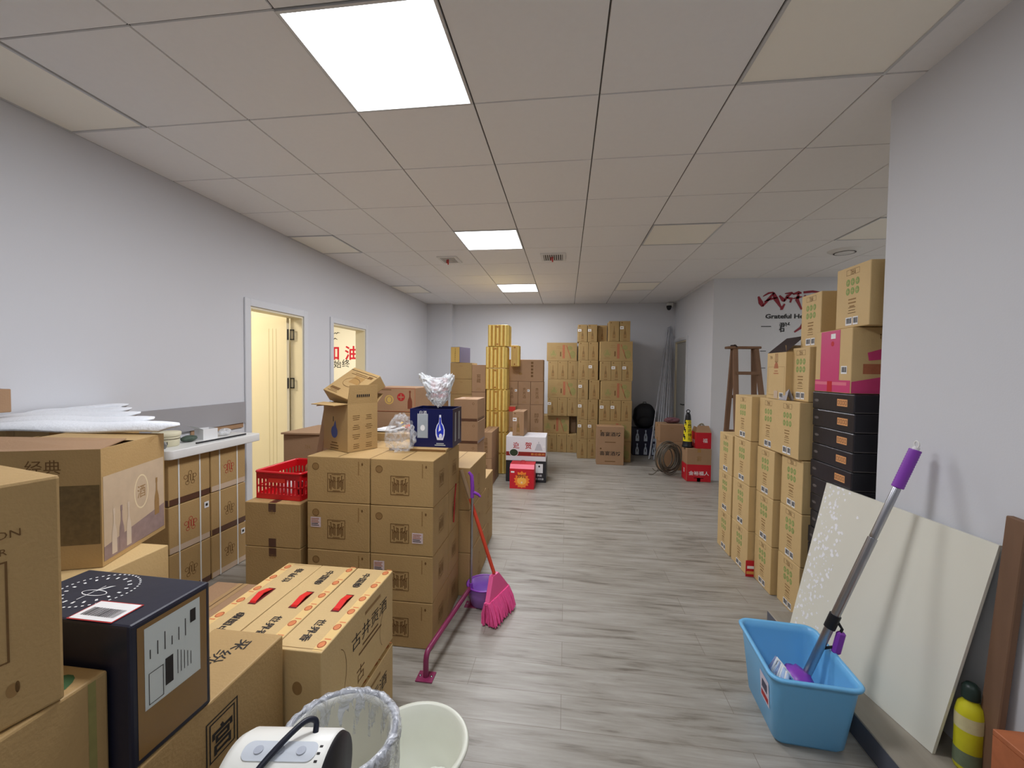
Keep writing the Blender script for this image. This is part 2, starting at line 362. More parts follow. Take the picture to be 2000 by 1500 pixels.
# skirting, doors
SK = mat('grey_skirting', (150, 148, 150), .5)
mb = MB()
for a, b in ((-3.1, D1[0]-.07), (D1[1]+.07, D2[0]-.07), (D2[1]+.07, YE-.13)): mb.box(XL, XL+.012, a, b, 0, .08, SK)
struct(mb.build('baseboard_left'))
mb = MB(); mb.box(-2.24, XF, YE-.012, YE, 0, .08, SK); struct(mb.build('baseboard_end'))
mb = MB(); mb.box(XN-.012, XN, -3.1, 1.0, 0, .08, SK); struct(mb.build('baseboard_right'))
FRM = mat('door_frame_paint', (214, 216, 220), .45, var=.02)
def door_frame(n, y0, y1, top, x=XL, s=1, depth=T):
    mb = MB(); t = .065
    xa, xb = (x, x+.014) if s > 0 else (x-.014, x)
    mb.box(xa, xb, y0-t, y0, 0, top+t, FRM, .003); mb.box(xa, xb, y1, y1+t, 0, top+t, FRM, .003); mb.box(xa, xb, y0, y1, top, top+t, FRM, .003)
    xa, xb = (x-depth-.01, x) if s > 0 else (x, x+depth+.01)
    mb.box(xa, xb, y0, y0+.02, 0, top, CREAM); mb.box(xa, xb, y1-.02, y1, 0, top, CREAM); mb.box(xa, xb, y0+.02, y1-.02, top-.02, top, CREAM)
    return struct(mb.build('door_%d' % n))
d1 = door_frame(1, *D1, DT); d2 = door_frame(2, *D2, DT); d3 = door_frame(3, 7.30, 8.04, 2.05, XF, -1)
# door leaf of the first doorway, open into the side room
mb = MB(); lx1, lx0 = -2.875, -3.60; ly = 4.028
mb.box(lx0, lx1, ly-.04, ly, .012, DT-.01, CREAM, .002)
gv = mat('cream_groove', (216, 204, 170), .6)
for gx in (-2.995, -3.035, -3.078): mb.box(gx-.0035, gx+.0035, ly-.0415, ly-.0385, .3, DT-.13, gv)
leaf = mb.build('door_leaf', d1); leaf['label'] = 'cream door leaf with three upright grooves, swung open into the side room'
for hz in (1.79, 1.285, .35):
    mb = MB(); mb.tube([(lx1+.006, ly-.03, hz), (lx1+.006, ly-.03, hz+.11)], .007, BLACK, 8)
    mb.box(lx1+.013, lx1+.060, ly-.0095, ly-.008+.0, hz, hz+.012, BLACK); mb.box(lx1+.013, lx1+.060, ly-.0095, ly-.008, hz+.098, hz+.11, BLACK)
    mb.box(lx1+.050, lx1+.062, ly-.0095, ly-.008, hz, hz+.11, BLACK); mb.box(lx1+.013, lx1+.02, ly-.0095, ly-.008, hz, hz+.11, BLACK)
    h_ = mb.build('hinge', d1); h_['label'] = 'black door hinge'
mb = MB(); mb.box(XF+.03, XF+.07, 7.325, 8.015, .01, 2.03, mat('grey_door', (196, 198, 196), .5)); mb.build('door_leaf', d3)
mb = MB(); mb.tube([(XF+.03, 7.41, .95), (XF-.02, 7.41, .95), (XF-.02, 7.52, .95)], .009, BLACK, 8); mb.build('door_handle', d3)

# lettering on the walls
def flat(mb, pts, m, M): mb.add([(x, y, 0) for x, y in pts], [list(range(len(pts)))], m, M)
def wtext(mb, t, x, z, h, m, y, bold=0, sx=1, rot=0):
    vs, fs = glyphs(t, bold); mb.add([(x+h*a*sx, y, z+h*b) for a, b in vs], fs, m)
RW = mat('dark_red_letters', (140, 18, 40), .5); RW2 = mat('red_letters', (206, 30, 52), .5); KW = mat('black_letters', (18, 18, 20), .5)
def stroke(mb, pts, wd, m, y, th=.004):
    """a brush stroke of changing width"""
    n = len(pts); L_, R_ = [], []
    for i, (px, pz) in enumerate(pts):
        ax, az = pts[max(i-1, 0)]; bx, bz = pts[min(i+1, n-1)]; dx, dz = bx-ax, bz-az; l = math.hypot(dx, dz) or 1
        L_.append((px-dz/l*wd[i]/2, pz+dx/l*wd[i]/2)); R_.append((px+dz/l*wd[i]/2, pz-dx/l*wd[i]/2))
    q = L_+R_[::-1]; k = len(q)
    vs = [(a, y, b) for a, b in q]+[(a, y-th, b) for a, b in q]
    fs = [(i, i+1, k-2-i, k-1-i) for i in range(n-1)]
    fs = [tuple(c+k for c in f)[::-1] for f in fs]+[(i, (i+1) % k, (i+1) % k+k, i+k) for i in range(k)]
    mb.add(vs, fs, m)
wlr = empty('wall_lettering', (0, 0, 0), 0, 'dark red brush characters over English and Chinese words on the alcove wall', 'wall lettering')
mb = MB(); y_ = YA-.001
S = lambda pts, wd: stroke(mb, pts, wd, RW, y_)
def q(u, v): return (2.555+(u-400)*.001710, 2.600-(v-365)*.001710)    # the brush drawing, its own little grid
S([q(405, 400), q(425, 450), q(438, 478)], [.02, .06, .03]); S([q(438, 478), q(475, 430), q(520, 372)], [.02, .035, .02])
S([q(440, 400), q(480, 375), q(515, 368)], [.01, .025, .015]); S([q(515, 372), q(535, 420), q(575, 490)], [.03, .06, .02])
S([q(450, 440), q(500, 420), q(545, 410)], [.01, .03, .01]); S([q(560, 395), q(590, 430), q(600, 440)], [.02, .05, .02])
S([q(595, 440), q(620, 400), q(650, 380)], [.02, .04, .01]); S([q(600, 380), q(650, 375), q(665, 385)], [.01, .03, .01])
S([q(610, 410), q(650, 420), q(640, 450)], [.02, .04, .02]); S([q(600, 460), q(580, 500), q(570, 505)], [.02, .035, .01])
S([q(660, 385), q(700, 372), q(720, 378)], [.02, .04, .02]); S([q(660, 420), q(700, 410), q(725, 405)], [.01, .035, .01])
S([q(700, 375), q(690, 430), q(725, 505)], [.02, .045, .02]); S([q(735, 372), q(800, 366), q(850, 372)], [.03, .03, .02])
S([q(740, 400), q(800, 430), q(850, 500)], [.03, .05, .02]); S([q(850, 372), q(800, 430), q(760, 490)], [.02, .04, .02])
mb.build('brush_characters', wlr); mb = MB()
wtext(mb, 'Grateful Heart', 2.958, 2.272, .062, KW, YA-.004, .03, 1.22)
mb.build('english_line', wlr); mb = MB()
wtext(mb, '群', 2.905, 2.125, .135, KW, YA-.004, .012)
mb.box(2.610, 2.735, YA-.004, YA, 2.130, 2.140, KW)
mb.build('chinese_line', wlr)
for z_ in (1.80, 1.57): mb = MB(); mb.box(2.606, 2.68, YA-.004, YA, z_, z_+.007, KW); mb.build('dash', wlr)
mb = MB()
stroke(mb, [(3.14, 2.19), (3.11, 2.12), (3.03, 2.06)], [.03, .035, .02], RW, YA-.001); stroke(mb, [(3.12, 2.15), (3.18, 2.10), (3.24, 2.06)], [.02, .03, .02], RW, YA-.001)
mb.build('red_character', wlr)
wlr = empty('wall_lettering', (0, 0, 0), 0, 'red and black Chinese slogan with two birds seen through the far doorway', 'wall lettering')
mb = MB(); yy = 7.549
wtext(mb, '加', -4.49, 1.80, .29, RW2, yy-.003, .02); wtext(mb, '油', -4.10, 1.80, .27, RW2, yy-.003, .02)
mb.build('red_characters', wlr); mb = MB()
wtext(mb, '始', -4.38, 1.585, .15, KW, yy-.003, .0); wtext(mb, '终', -4.21, 1.60, .15, KW, yy-.003, 0)
mb.build('black_characters', wlr); mb = MB()
stroke(mb, [(-4.46, 2.165), (-4.42, 2.185), (-4.40, 2.165), (-4.38, 2.19), (-4.33, 2.185)], [.006, .015, .012, .015, .004], KW, yy)
mb.build('bird', wlr); mb = MB()
stroke(mb, [(-4.52, 2.055), (-4.49, 2.075), (-4.46, 2.06), (-4.43, 2.08), (-4.38, 2.055)], [.006, .015, .012, .015, .004], KW, yy)
mb.build('bird', wlr)

# ceiling fittings
VW = mat('vent_white', (226, 224, 220), .5); VD = mat('vent_dark', (90, 84, 80), .8)
def vent(x0, x1, y0, y1, label):
    r_ = empty('ceiling_vent', ((x0+x1)/2, (y0+y1)/2, ZC), 0, label, 'ceiling vent', None)
    hx, hy = (x1-x0)/2, (y1-y0)/2; a = MB(); t = .03
    for b in ((-hx, hx, -hy, -hy+t), (-hx, hx, hy-t, hy), (-hx, -hx+t, -hy+t, hy-t), (hx-t, hx, -hy+t, hy-t)): a.box(*b, -.012, 0, VW)
    a.build('frame', r_); a = MB(); a.box(-hx+t, hx-t, -hy+t, hy-t, -.003, 0, VD); a.build('backing', r_)
    a = MB(); n = 9
    for k in range(n):
        xx = -hx+t+(k+.5)*(2*hx-2*t)/n; a.box(xx-.0045, xx+.0045, -hy+t, hy-t, -.006, -.003, VW)
    a.build('slats', r_); a = MB()
    a.box(-.012, .002, -hy*.3, -hy*.3+.003, -.07, -.011, INKR); a.box(-.03, -.018, -hy*.2, -hy*.2+.003, -.05, -.011, INKR); s_ = a.build('ribbon', r_); s_['label'] = 'red ribbon hanging from the vent'
vent(-1.49, -1.26, 4.64, 4.93, 'white slatted ceiling vent with red ribbons, left of the lit panels')
vent(-.305, -.03, 4.62, 4.93, 'white slatted ceiling vent with red ribbons, right of the lit panels')
mb = MB(); M_ = Matrix.Translation((2.855, 4.79, ZC))
mb.lathe([(0, -.028), (.09, -.028), (.13, -.015), (.15, 0)], VW, 28, M_); mb.lathe([(.085, -.029), (.098, -.028)], VD, 28, M_)
tag(mb.build('ceiling_speaker'), 'round white disc fitting on the ceiling above the alcove', 'ceiling fitting')
r_ = empty('security_camera', (1.88, 8.02, 2.73), 0, 'small dome security camera high in the far right corner', 'security camera')
mb = MB(); mb.box(-.05, .05, -.02, .08, -.02, .05, WHITEP, .01); mb.build('housing', r_)
mb = MB(); mb.lathe([(.001, -.085), (.03, -.07), (.045, -.03), (.045, 0)], BLACK, 20, Matrix.Translation((-.03, -.03, -.01))); mb.build('lens_dome', r_)

# ================================================================ carton kinds
def k_plain(m=CARD, along='y', tape=TAPE):
    def f(w, d, h):
        b = Box(w, d, h, m); b.seamtop(along, tape); b.icons('F', 0, h*.3, .012, INKF); return b.build('b')
    return f
def k_seal(sticker=None):
    def f(w, d, h):
        b = Box(w, d, h, CARD); b.seamtop('y', None); b.seal('F', -.01, -.015, .052, INK)
        b.disc('F', -w*.36, h*.28, .017, .017, INKF); b.ring('F', -w*.36, h*.28, .02, .02, .003, INK)
        b.rect('F', w*.32, w*.337, h*.12, h*.42, INKF); b.disc('F', w*.385, h*.36, .005, .008, INK)
        b.seal('R', 0, 0, .045, INKF)
        o = b.build('b')
        if sticker:
            s = Box(w, d, h, body=False); u, v = sticker; s.rect('F', u-.03, u+.03, v-.028, v+.028, PINKW, .0016)
            for k in range(5): s.rect('F', u-.026, u+.02-.006*(k % 2), v-.02+.009*k, v-.016+.009*k, INKK if k < 2 else INKFR, .0020)
            s.build('sticker', o)
        return o
    return f
def k_green(n=1):
    def f(w, d, h):
        b = Box(w, d, h, CARDY); b.seamtop('x', None)
        k_ = h/.33
        for i in range(n):
            c = 0 if n == 1 else (-d*.24 if i == 0 else d*.24)
            b.frame('L', c-.05, c+.05, h*.36, h*.45, .0015, INK); b.icons('L', c, h*.405, .012, INK)
            for r2 in range(2):
                for q2 in range(3):
                    u, v = c+(q2-1)*.036, h*(.24-.145*r2)
                    b.disc('L', u, v, .0145, .019, INKG); b.rect('L', u-.009, u+.009, v-.0015, v+.0015, CARDY, .0012); b.rect('L', u-.0015, u+.0015, v-.012, v+.012, CARDY, .0012)
            b.lines('L', c, -h*.03, .06, 3, .018, .007, INKF, 2); b.lines('L', c, -h*.17, .08, 3, .014, .003, INK, 4)
            b.barcode('L', c-.045, c+.005, -h*.46, -h*.33); b.barcode('L', c+.012, c+.05, -h*.46, -h*.33)
        b.frame('F', -.03, .03, h*.1, h*.4, .002, INK); b.text('F', '品', 0, h*.25, .03, INK)
        b.lines('F', 0, -h*.05, w*.4, 4, .02, .004, INK, 6)
        return b.build('b')
    return f
def k_bottle(tagged=False, m=CARDO):
    def f(w, d, h):
        b = Box(w, d, h, m, .004); b.seamtop('y', None)
        b.bottle('F', 0, -h*.36, h*.62, INKF, .24); b.bottle('F', 0, -h*.30, h*.46, INKM, .15, .0014); b.frame('F', -w*.32, w*.32, -h*.42, h*.38, .002, INKF); b.disc('F', 0, -h*.22, w*.14, h*.06, INKF, .0018)
        b.disc('F', -w*.3, h*.42, .012, .008, INK); b.lines('F', 0, -h*.43, w*.5, 1, .01, .006, INK)
        o = b.build('b')
        if tagged:
            s = Box(w, d, h, body=False); s.rect('F', -w*.48, -w*.14, h*.10, h*.24, WHITE, .002); s.rect('F', -w*.42, -w*.22, h*.15, h*.19, INKF, .0024); s.build('price_sticker', o)
        return o
    return f
def k_long(m=CARDO):
    def f(w, d, h):
        b = Box(w, d, h, m, .004); b.seamtop('x', None)
        b.ring('F', -w*.28, -h*.1, w*.11, h*.18, .008, INKGF); b.poly('F', [(-w*.38, -h*.2), (-w*.28, h*.1), (-w*.18, -h*.2)], INKGF); b.lines('F', -w*.28, -h*.3, w*.2, 2, .018, .007, INKF)
        b.rect('F', w*.02, w*.10, -h*.36, h*.38, INKFR); b.rect('F', -w*.06, -w*.02, -h*.25, 0, INK)
        b.disc('F', w*.26, h*.2, w*.09, h*.12, INKGF); b.disc('F', w*.35, -h*.15, w*.10, h*.22, INKGF)
        b.poly('F', [(w*.13, h*.35), (w*.16, h*.35), (w*.32, -h*.38), (w*.29, -h*.38)], INKFR)
        b.lines('F', -w*.1, h*.3, w*.2, 2, .03, .006, INKF); return b.build('b')
    return f
def k_text(t, m=CARDB, face='F', ink=INK, vert=True, u=0, hh=.05, sticker=False, tape=None):
    def f(w, d, h):
        b = Box(w, d, h, m); b.seamtop('y', tape)
        n = len(t)
        for i, c in enumerate(t):
            if vert: b.text(face, c, u*w, (n/2-.5-i)*hh*1.12, hh, ink)
            else: b.text(face, c, u*w+(i-n/2+.5)*hh*1.12, 0, hh, ink)
        b.lines(face, u*w, -h*.36, w*.4, 2, .02, .006, INKF)
        o = b.build('b')
        if sticker:
            s = Box(w, d, h, body=False); s.rect('F', w*.25, w*.43, h*.06, h*.16, WHITE, .002); s.rect('F', w*.29, w*.35, h*.09, h*.13, INKK, .0024); s.build('price_sticker', o)
        return o
    return f

ROW = ['bottom', 'second', 'third', 'fourth', 'fifth', 'sixth', 'seventh']
def rowword(k, n):
    if k == 0: return 'bottom row'
    if k == n-1: return 'top row'
    if k == n-2: return 'row just below the top'
    return ROW[k]+' row from the floor'

# ---------------------------------------------------------------- seal-print stack in the middle of the left half
zs = [0, .2515, .5035, .7675, 1.019]
for r in range(4):
    z0, z1 = zs[r]+.001, zs[r+1]-.001
    for c, (x0, x1) in enumerate(((-1.403, -1.041), (-1.036, -.686))):
        st = {(2, 0): (-.13, .02), (2, 1): (.09, -.035), (1, 1): (-.125, .06)}.get((r, c))
        side = 'left' if c == 0 else 'right'
        put('seal%s' % (st,), k_seal(st), x0, x1, 2.108, 2.400, z0, z1, 'square-seal carton, %s, front %s column of the seal-print stack' % (rowword(r, 4), side), jit=.3)
    for c, (x0, x1) in enumerate(((-1.403, -1.041), (-1.036, -.686))):
        z1b = z1 if c == 0 else z1+.0
        put('sealb', k_seal(), x0, x1, 2.408, 2.640, z0, z1, 'plain-looking carton, %s, behind the %s column of square-seal cartons' % (rowword(r, 4), 'left' if c == 0 else 'right'), jit=.2)
r_ = MB(); b_ = Box(.35, .3, .016, CARD, .003); b_.rect('F', -.17, .17, -.004, .004, CARDD); o = b_.build('cardboard_sheet', None, (-.862, 2.49, 1.020), R(1)); tag(o, 'flattened brown cardboard sheet under the blue gift box', 'cardboard sheet')
# faint tall bottle prints and red strap on the aisle side
mb = MB(); mb.tube([(-.681, 2.50, .55), (-.680, 2.52, .70), (-.681, 2.55, .78)], .004, INKR, 8); tag(mb.build('red_strap'), 'thin dark red strap hanging on the aisle side of the seal carton stack', 'strap')

# left neighbours, with the red crate on top
for r, (z0, z1) in enumerate(((.001, .238), (.240, .484), (.486, .738))):
    put('pl', k_plain(CARD, 'y', TAPED), -1.80, -1.462, 2.13, 2.50, z0, z1, 'brown-taped carton under the red crate, %s' % ('bottom of three', 'middle of three', 'topmost of three')[r], jit=.4)
def red_crate():
    r_ = empty('bottle_crate', (-1.625, 2.36, .740), R(-4), 'red plastic crate with white star print standing on the plain taped carton', 'crate')
    RP = mat('red_plastic', (206, 22, 32), .3, spec=.6, var=.04)
    w, d, h, t = .29, .34, .155, .007
    m = MB(); m.box(-w/2, w/2, -d/2, d/2, 0, .008, RP)
    for sgn in (-1, 1):
        # long/short sides: posts, lower and upper rails, lattice
        for (a, b, axis, off) in ((-w/2, w/2, 'x', sgn*d/2), (-d/2, d/2, 'y', sgn*w/2)):
            def slab(u0, u1, z0, z1, t=t):
                if axis == 'x': m.box(u0, u1, off-t/2, off+t/2, z0, z1, RP)
                else: m.box(off-t/2, off+t/2, u0, u1, z0, z1, RP)
            slab(a, b, 0, .03); slab(a, b, .115, h)
            n = 12
            for k in range(n+1):
                u = a+(b-a)*k/n; slab(max(a, u-.005), min(b, u+.005), .03, .115)
            slab(a, b, .068, .076)
    m.build('body', r_)
    m = MB(); pts = []
    rr = .03; ww, dd = w/2+.008, d/2+.008
    for cx, cy, a0 in ((ww-rr, dd-rr, 0), (-ww+rr, dd-rr, 90), (-ww+rr, -dd+rr, 180), (ww-rr, -dd+rr, 270)):
        for k in range(5): a = R(a0+22.5*k); pts.append((cx+rr*math.cos(a), cy+rr*math.sin(a), h))
    m.tube(pts+[pts[0], pts[1]], .008, RP, 8, False); m.build('rim', r_)
    m = MB(); b = Box(w+.01, d+.01, h, body=False)
    for dx, dz, s in ((0, .01, .03), (-.05, -.03, .02), (.06, .0, .018)):
        p = []
        for k in range(10): a = PI/2+k*PI/5; q_ = s if k % 2 == 0 else s*.45; p.append((dx+q_*math.cos(a), dz+q_*math.sin(a)))
        b.poly('R', p, WHITE, .002); 
    b.rect('F', -.06, .05, .02, .045, mat('bright_red', (236, 60, 48), .4), .002); b.build('print', r_)
    for k, (x, y) in enumerate(((-.07, -.08), (0, -.08), (.07, -.08), (-.07, 0), (0, .01), (.07, 0))):
        pass
    return r_
red_crate()
rr = random.Random(4)
for k, (x, y) in enumerate(((-1.69, 2.29), (-1.63, 2.28), (-1.57, 2.29), (-1.68, 2.36), (-1.62, 2.37), (-1.565, 2.38))):
    m = MB(); m.lathe([(.001, 0), (.022, 0), (.024, .004), (.024, .05), (.018, .062), (.009, .075), (.009, .098), (.001, .098)], [mat('foil_pink', (222, 150, 150), .3), WHITEP, mat('dark_foil', (80, 30, 34), .3)][k % 3], 16)
    o = m.build('small_bottle', None, (x, y, .749)); tag(o, 'small capped bottle standing inside the red crate', 'bottle', 'small bottles inside the red crate')
m = MB(); m.lathe([(.001, 0), (.028, 0), (.028, .006), (.001, .006)], mat('gold_lid', (190, 160, 110), .35), 24, Matrix.Rotation(R(70), 4, 'X'))
tag(m.build('jar_lid', None, (-1.63, 2.475, .862), R(-10)), 'round beige lid propped up at the back of the red crate', 'lid')
m = MB(); m.box(-.017, .017, -.008, .008, 0, .50, mat('pale_wood', (180, 150, 120), .7, var=.2, scale=14), .002)
o = m.build('wooden_stick', None, (-1.53, 2.36, .752), 0, (R(-4), R(8), 0)); tag(o, 'pale wooden stick leaning out of the red crate against the cartons', 'stick')
# bulky brown pair behind the crate
put('bulk', k_plain(CARDB, 'x', TAPED), -2.02, -1.64, 2.76, 3.16, .60, 1.02, 'dusty brown carton behind the red crate, beside the open doorway', jit=2)
put('bulk2', k_plain(CARDB, 'x', None), -2.04, -1.62, 2.74, 3.16, .001, .598, 'dusty brown lower carton behind the red crate, mostly hidden', jit=1)
m = MB(); m.prism([(-.21, -.2), (.2, -.21), (.22, .2), (-.15, .23)], 0, .012, CARDB); tag(m.build('cardboard_sheet', None, (-1.83, 2.95, 1.024), R(6)), 'bent brown cardboard lid lying on the dusty carton behind the red crate', 'cardboard sheet')
put('sm1', k_text('酒', CARDB, hh=.08), -1.61, -1.40, 2.70, 2.90, .86, 1.085, 'small brown carton peeking out behind the open box', jit=1)
put('sm1b', k_plain(CARDB), -1.60, -1.38, 2.70, 2.92, .001, .858, 'tall hidden brown carton under the small carton behind the open box', jit=.3)

# ---------------------------------------------------------------- open carton with a second carton tipped into it
def open_box():
    r_ = empty('open_cardboard_box', (-1.287, 2.362, 1.021), R(-28), 'open tan carton with raised flaps and a blue mark, on the seal-print stack', 'carton')
    w, d, h, t = .245, .20, .275, .004; b = Box(w, d, h, body=False); W = CARD
    b.box(-w/2, w/2, -d/2, d/2, 0, t, W)
    b.box(-w/2, w/2, -d/2, -d/2+t, t, h, W); b.box(-w/2, w/2, d/2-t, d/2, t, h, W); b.box(-w/2, -w/2+t, -d/2+t, d/2-t, t, h, W); b.box(w/2-t, w/2, -d/2+t, d/2-t, t, h, W)
    BL = mat('blue_mark', (72, 86, 150), .6)
    b.disc('F', -.01, -.03, .033, .036, BL); b.poly('F', [(-.02, 0), (.0, .04), (.01, 0)], BL); b.lines('F', -.01, -.09, .09, 3, .016, .006, INK)
    b.lines('F', -.02, .06, .01, 1, .016, .03, INKK)
    for i, u in enumerate((-.045, .04)):
        for j in range(4): b.lines('R', u, .07-.055*j, .05, 3, .011, .003, INK, i*7+j)
    b.build('body', r_)
    for nm, M_, ww, ll, pr in (('flap', Matrix.Translation((w/2, 0, h)) @ Matrix.Rotation(R(6), 4, 'Y'), d, .11, True), ('flap', Matrix.Translation((-w/2, 0, h)) @ Matrix.Rotation(R(-105), 4, 'Y'), d, .10, False)):
        m = MB(); m.add([(0, -ww/2, 0), (0, ww/2, 0), (0, ww/2*.93, ll), (0, -ww/2*.93, ll), (-.004, -ww/2, 0), (-.004, ww/2, 0), (-.004, ww/2*.93, ll), (-.004, -ww/2*.93, ll)],
              [(0, 1, 2, 3), (7, 6, 5, 4), (0, 3, 7, 4), (1, 5, 6, 2), (3, 2, 6, 7), (0, 4, 5, 1)], CARD, M_)
        if pr:
            for k in range(7): m.box(.0005, .0015, -.045+.013*k, -.037+.013*k, .04, .055, INKK, M=M_)
        m.build(nm, r_)
    for sgn in (-1, 1):
        M_ = Matrix.Translation((0, sgn*d/2, h)) @ Matrix.Rotation(R(-sgn*(95 if sgn < 0 else 50)), 4, 'X')
        m = MB(); m.add([(-w/2, 0, 0), (w/2, 0, 0), (w/2*.85, 0, .075), (-w/2*.9, 0, .085), (-w/2, -sgn*.004, 0), (w/2, -sgn*.004, 0), (w/2*.85, -sgn*.004, .075), (-w/2*.9, -sgn*.004, .085)],
              [(0, 1, 2, 3), (7, 6, 5, 4), (0, 3, 7, 4), (1, 5, 6, 2), (3, 2, 6, 7), (0, 4, 5, 1)], CARD, M_); m.build('flap', r_)
open_box()
def tipped():
    P1, P2, P3 = Vector((-1.475, 2.375, 1.372)), Vector((-1.235, 2.235, 1.322)), Vector((-1.125, 2.40, 1.461))
    X = (P2-P1); w = X.length; X.normalize(); Y = (P3-P2); Y -= X*Y.dot(X); d = Y.length; Y.normalize(); Z = X.cross(Y)
    h = .085; b = Box(w, d, h, CARD)
    b.ring('T', 0, 0, w*.27, d*.17, .003, INK); b.lines('T', .0, d*.34, w*.7, 2, .012, .005, INK); b.rect('T', w*.27, w*.42, d*.28, d*.36, INK)
    b.rect('T', -w*.4, -w*.05, -d*.36, -d*.28, INK); b.rect('T', -w*.1, w*.25, -d*.02, d*.25, TAPE, .0004); b.lines('T', -w*.2, -d*.38, w*.4, 2, .01, .004, INK)
    b.rect('T', -w*.49, w*.49, d*.40, d*.415, SEAM)
    o = b.build('cardboard_box')
    c = (P1+P2)/2+Y*d/2-Z*h
    Mm = Matrix((X, Y, Z)).transposed().to_4x4(); Mm.translation = c; o.matrix_world = Mm
    tag(o, 'tilted tan carton with an oval print, tipped into the mouth of the open box', 'carton')
tipped()

# ---------------------------------------------------------------- blue gift box with bags
def blue_box():
    r_ = empty('open_gift_box', (-.795, 2.50, 1.037), R(1), 'deep blue open gift box printed with a slender bottle', 'gift box')
    w, d, h, t = .262, .22, .228, .006; b = Box(w, d, h, body=False); m = NAVYB
    b.box(-w/2, w/2, -d/2, d/2, 0, t, m); b.box(-w/2, w/2, -d/2, -d/2+t, t, h, m); b.box(-w/2, w/2, d/2-t, d/2, t, h, m); b.box(-w/2, -w/2+t, -d/2+t, d/2-t, t, h, m); b.box(w/2-t, w/2, -d/2+t, d/2-t, t, h, m)
    BW = mat('bottle_white', (226, 228, 240), .3); BB = mat('bottle_blue', (40, 60, 190), .3); SV = mat('silver_card', (178, 188, 196), .3, metal=.3, var=.1)
    p = [(-.018, 0), (.018, 0), (.027, .03), (.028, .06), (.02, .088), (.009, .105), (.006, .125), (.0055, .15), (-.0055, .15), (-.006, .125), (-.009, .105), (-.02, .088), (-.028, .06), (-.027, .03)]
    b.poly('F', [(x+.055, y-.07) for x, y in p], BW, .0010); b.poly('F', [(x*.78+.055, y*.8-.055) for x, y in p], BB, .0014)
    b.disc('F', .058, -.045, .010, .014, BW, .0018); b.poly('F', [(.045, -.02), (.052, .03), (.06, -.01)], BW, .0018)
    b.lines('F', .055, -.088, .07, 2, .010, .006, SV)
    b.rect('F', -.085, -.02, -.06, .085, SV); b.disc('F', -.052, .0, .014, .018, WHITE, .0012)
    b.text('F', '白酒', -.05, .092, .022, WHITE)
    for u in (-.06, .03): b.rect('R', u, u+.03, -.085, .09, SV)
    b.build('body', r_)
    m_ = MB(); m_.box(-.004, .004, -d/2+t, d/2-t, t, h-.02, CARDD); m_.box(-w/2+t, -.005, -.003, .003, t, h-.02, CARDD); m_.box(.005, w/2-t, -.003, .003, t, h-.02, CARDD); m_.build('divider', r_)
blue_box()
def curve(p, n=6):
    p = [Vector(q) for q in p]; q = [p[0]]+p+[p[-1]]; out = []
    for i in range(1, len(q)-2):
        for k in range(n):
            t = k/n; a, b, c, d = q[i-1], q[i], q[i+1], q[i+2]
            out.append(.5*((2*b)+(-a+c)*t+(2*a-5*b+4*c-d)*t*t+(-a+3*b-3*c+d)*t**3))
    return out+[p[-1]]
def blob(name, cx, cy, cz, rx, ry, rz_, m, amp=.25, seed=1, sub=4, taper=0, fr=1.0, top=None):
    bm = bmesh.new(); bmesh.ops.create_icosphere(bm, subdivisions=sub, radius=1); rr = random.Random(seed)
    ph = [(Vector((rr.uniform(-1, 1), rr.uniform(-1, 1), rr.uniform(-1, 1)))*fr*rr.uniform(3, 9), rr.uniform(0, 6.3), rr.uniform(.4, 1)) for _ in range(9)]
    for v in bm.verts:
        n = v.co.normalized(); a = sum(abs(math.sin(k.dot(n)+p))*q_ for k, p, q_ in ph)/9
        s = 1+amp*(a-.45)*2; c = n*s
        tz = 1+taper*c.z
        v.co = Vector((c.x*rx*tz, c.y*ry*tz, c.z*rz_))
        if top: v.co = top(v.co)
    mb = MB(); mb.addbm(bm, m, None, True); return mb.build(name, None, (cx, cy, cz))
def twohorn(c):
    if c.z > .0: c.z += abs(c.x)*.85*min(1, c.z/.05)-.02; c.x += (.02 if c.x > 0 else -.045)*min(1, c.z/.08)
    return c
o = blob('plastic_bag', -.79, 2.52, 1.367, .078, .06, .098, plastic_film('white_film', (240, 243, 245), .62, .25), .45, 5, 5, .22, 1.3, twohorn)
tag(o, 'crumpled white plastic bag sticking up out of the blue gift box', 'plastic bag')
o = blob('plastic_bag', -.95, 2.31, 1.130, .085, .05, .108, plastic_film('clear_film', (232, 236, 240), .22, .08), .5, 8, 5, -.25, 1.4)
tag(o, 'clear crinkled plastic bag slumped beside the blue gift box', 'plastic bag')

# ---------------------------------------------------------------- cartons behind the seal stack
put('liqshelf', k_plain(CARD, 'x', None), -1.36, -.93, 2.70, 3.04, .001, .56, 'lower carton behind the seal-print stack, mostly hidden', jit=.1)
put('liqshelf2', k_text('||||', CARD, hh=.05, vert=False), -1.36, -.93, 2.70, 3.04, .562, 1.062, 'carton with barred print carrying newspapers behind the open box', jit=.2)
m = MB()
rr = random.Random(3)
for k in range(4):
    a = R(rr.uniform(-20, 20)); M_ = Matrix.Translation((rr.uniform(-.02, .02), rr.uniform(-.02, .02), .004+.003*k)) @ Matrix.Rotation(a, 4, 'Z'); m.box(-.08, .08, -.1, .1, 0, .002, WHITE, M=M_)
tag(m.build('newspaper', None, (-1.25, 2.84, 1.064)), 'small pile of white papers behind the open box', 'paper')
o = blob('orange_bag', -1.06, 2.84, 1.092, .07, .06, .024, mat('orange_plastic', (236, 96, 48), .35), .3, 11, 4); tag(o, 'crumpled orange plastic bag lying behind the clear bag', 'plastic bag')
o = blob('yellow_wrapper', -1.19, 2.93, 1.090, .02, .02, .022, mat('yellow_plastic', (244, 200, 60), .4), .3, 12, 3); tag(o, 'small yellow wrapper behind the white papers', 'wrapper')
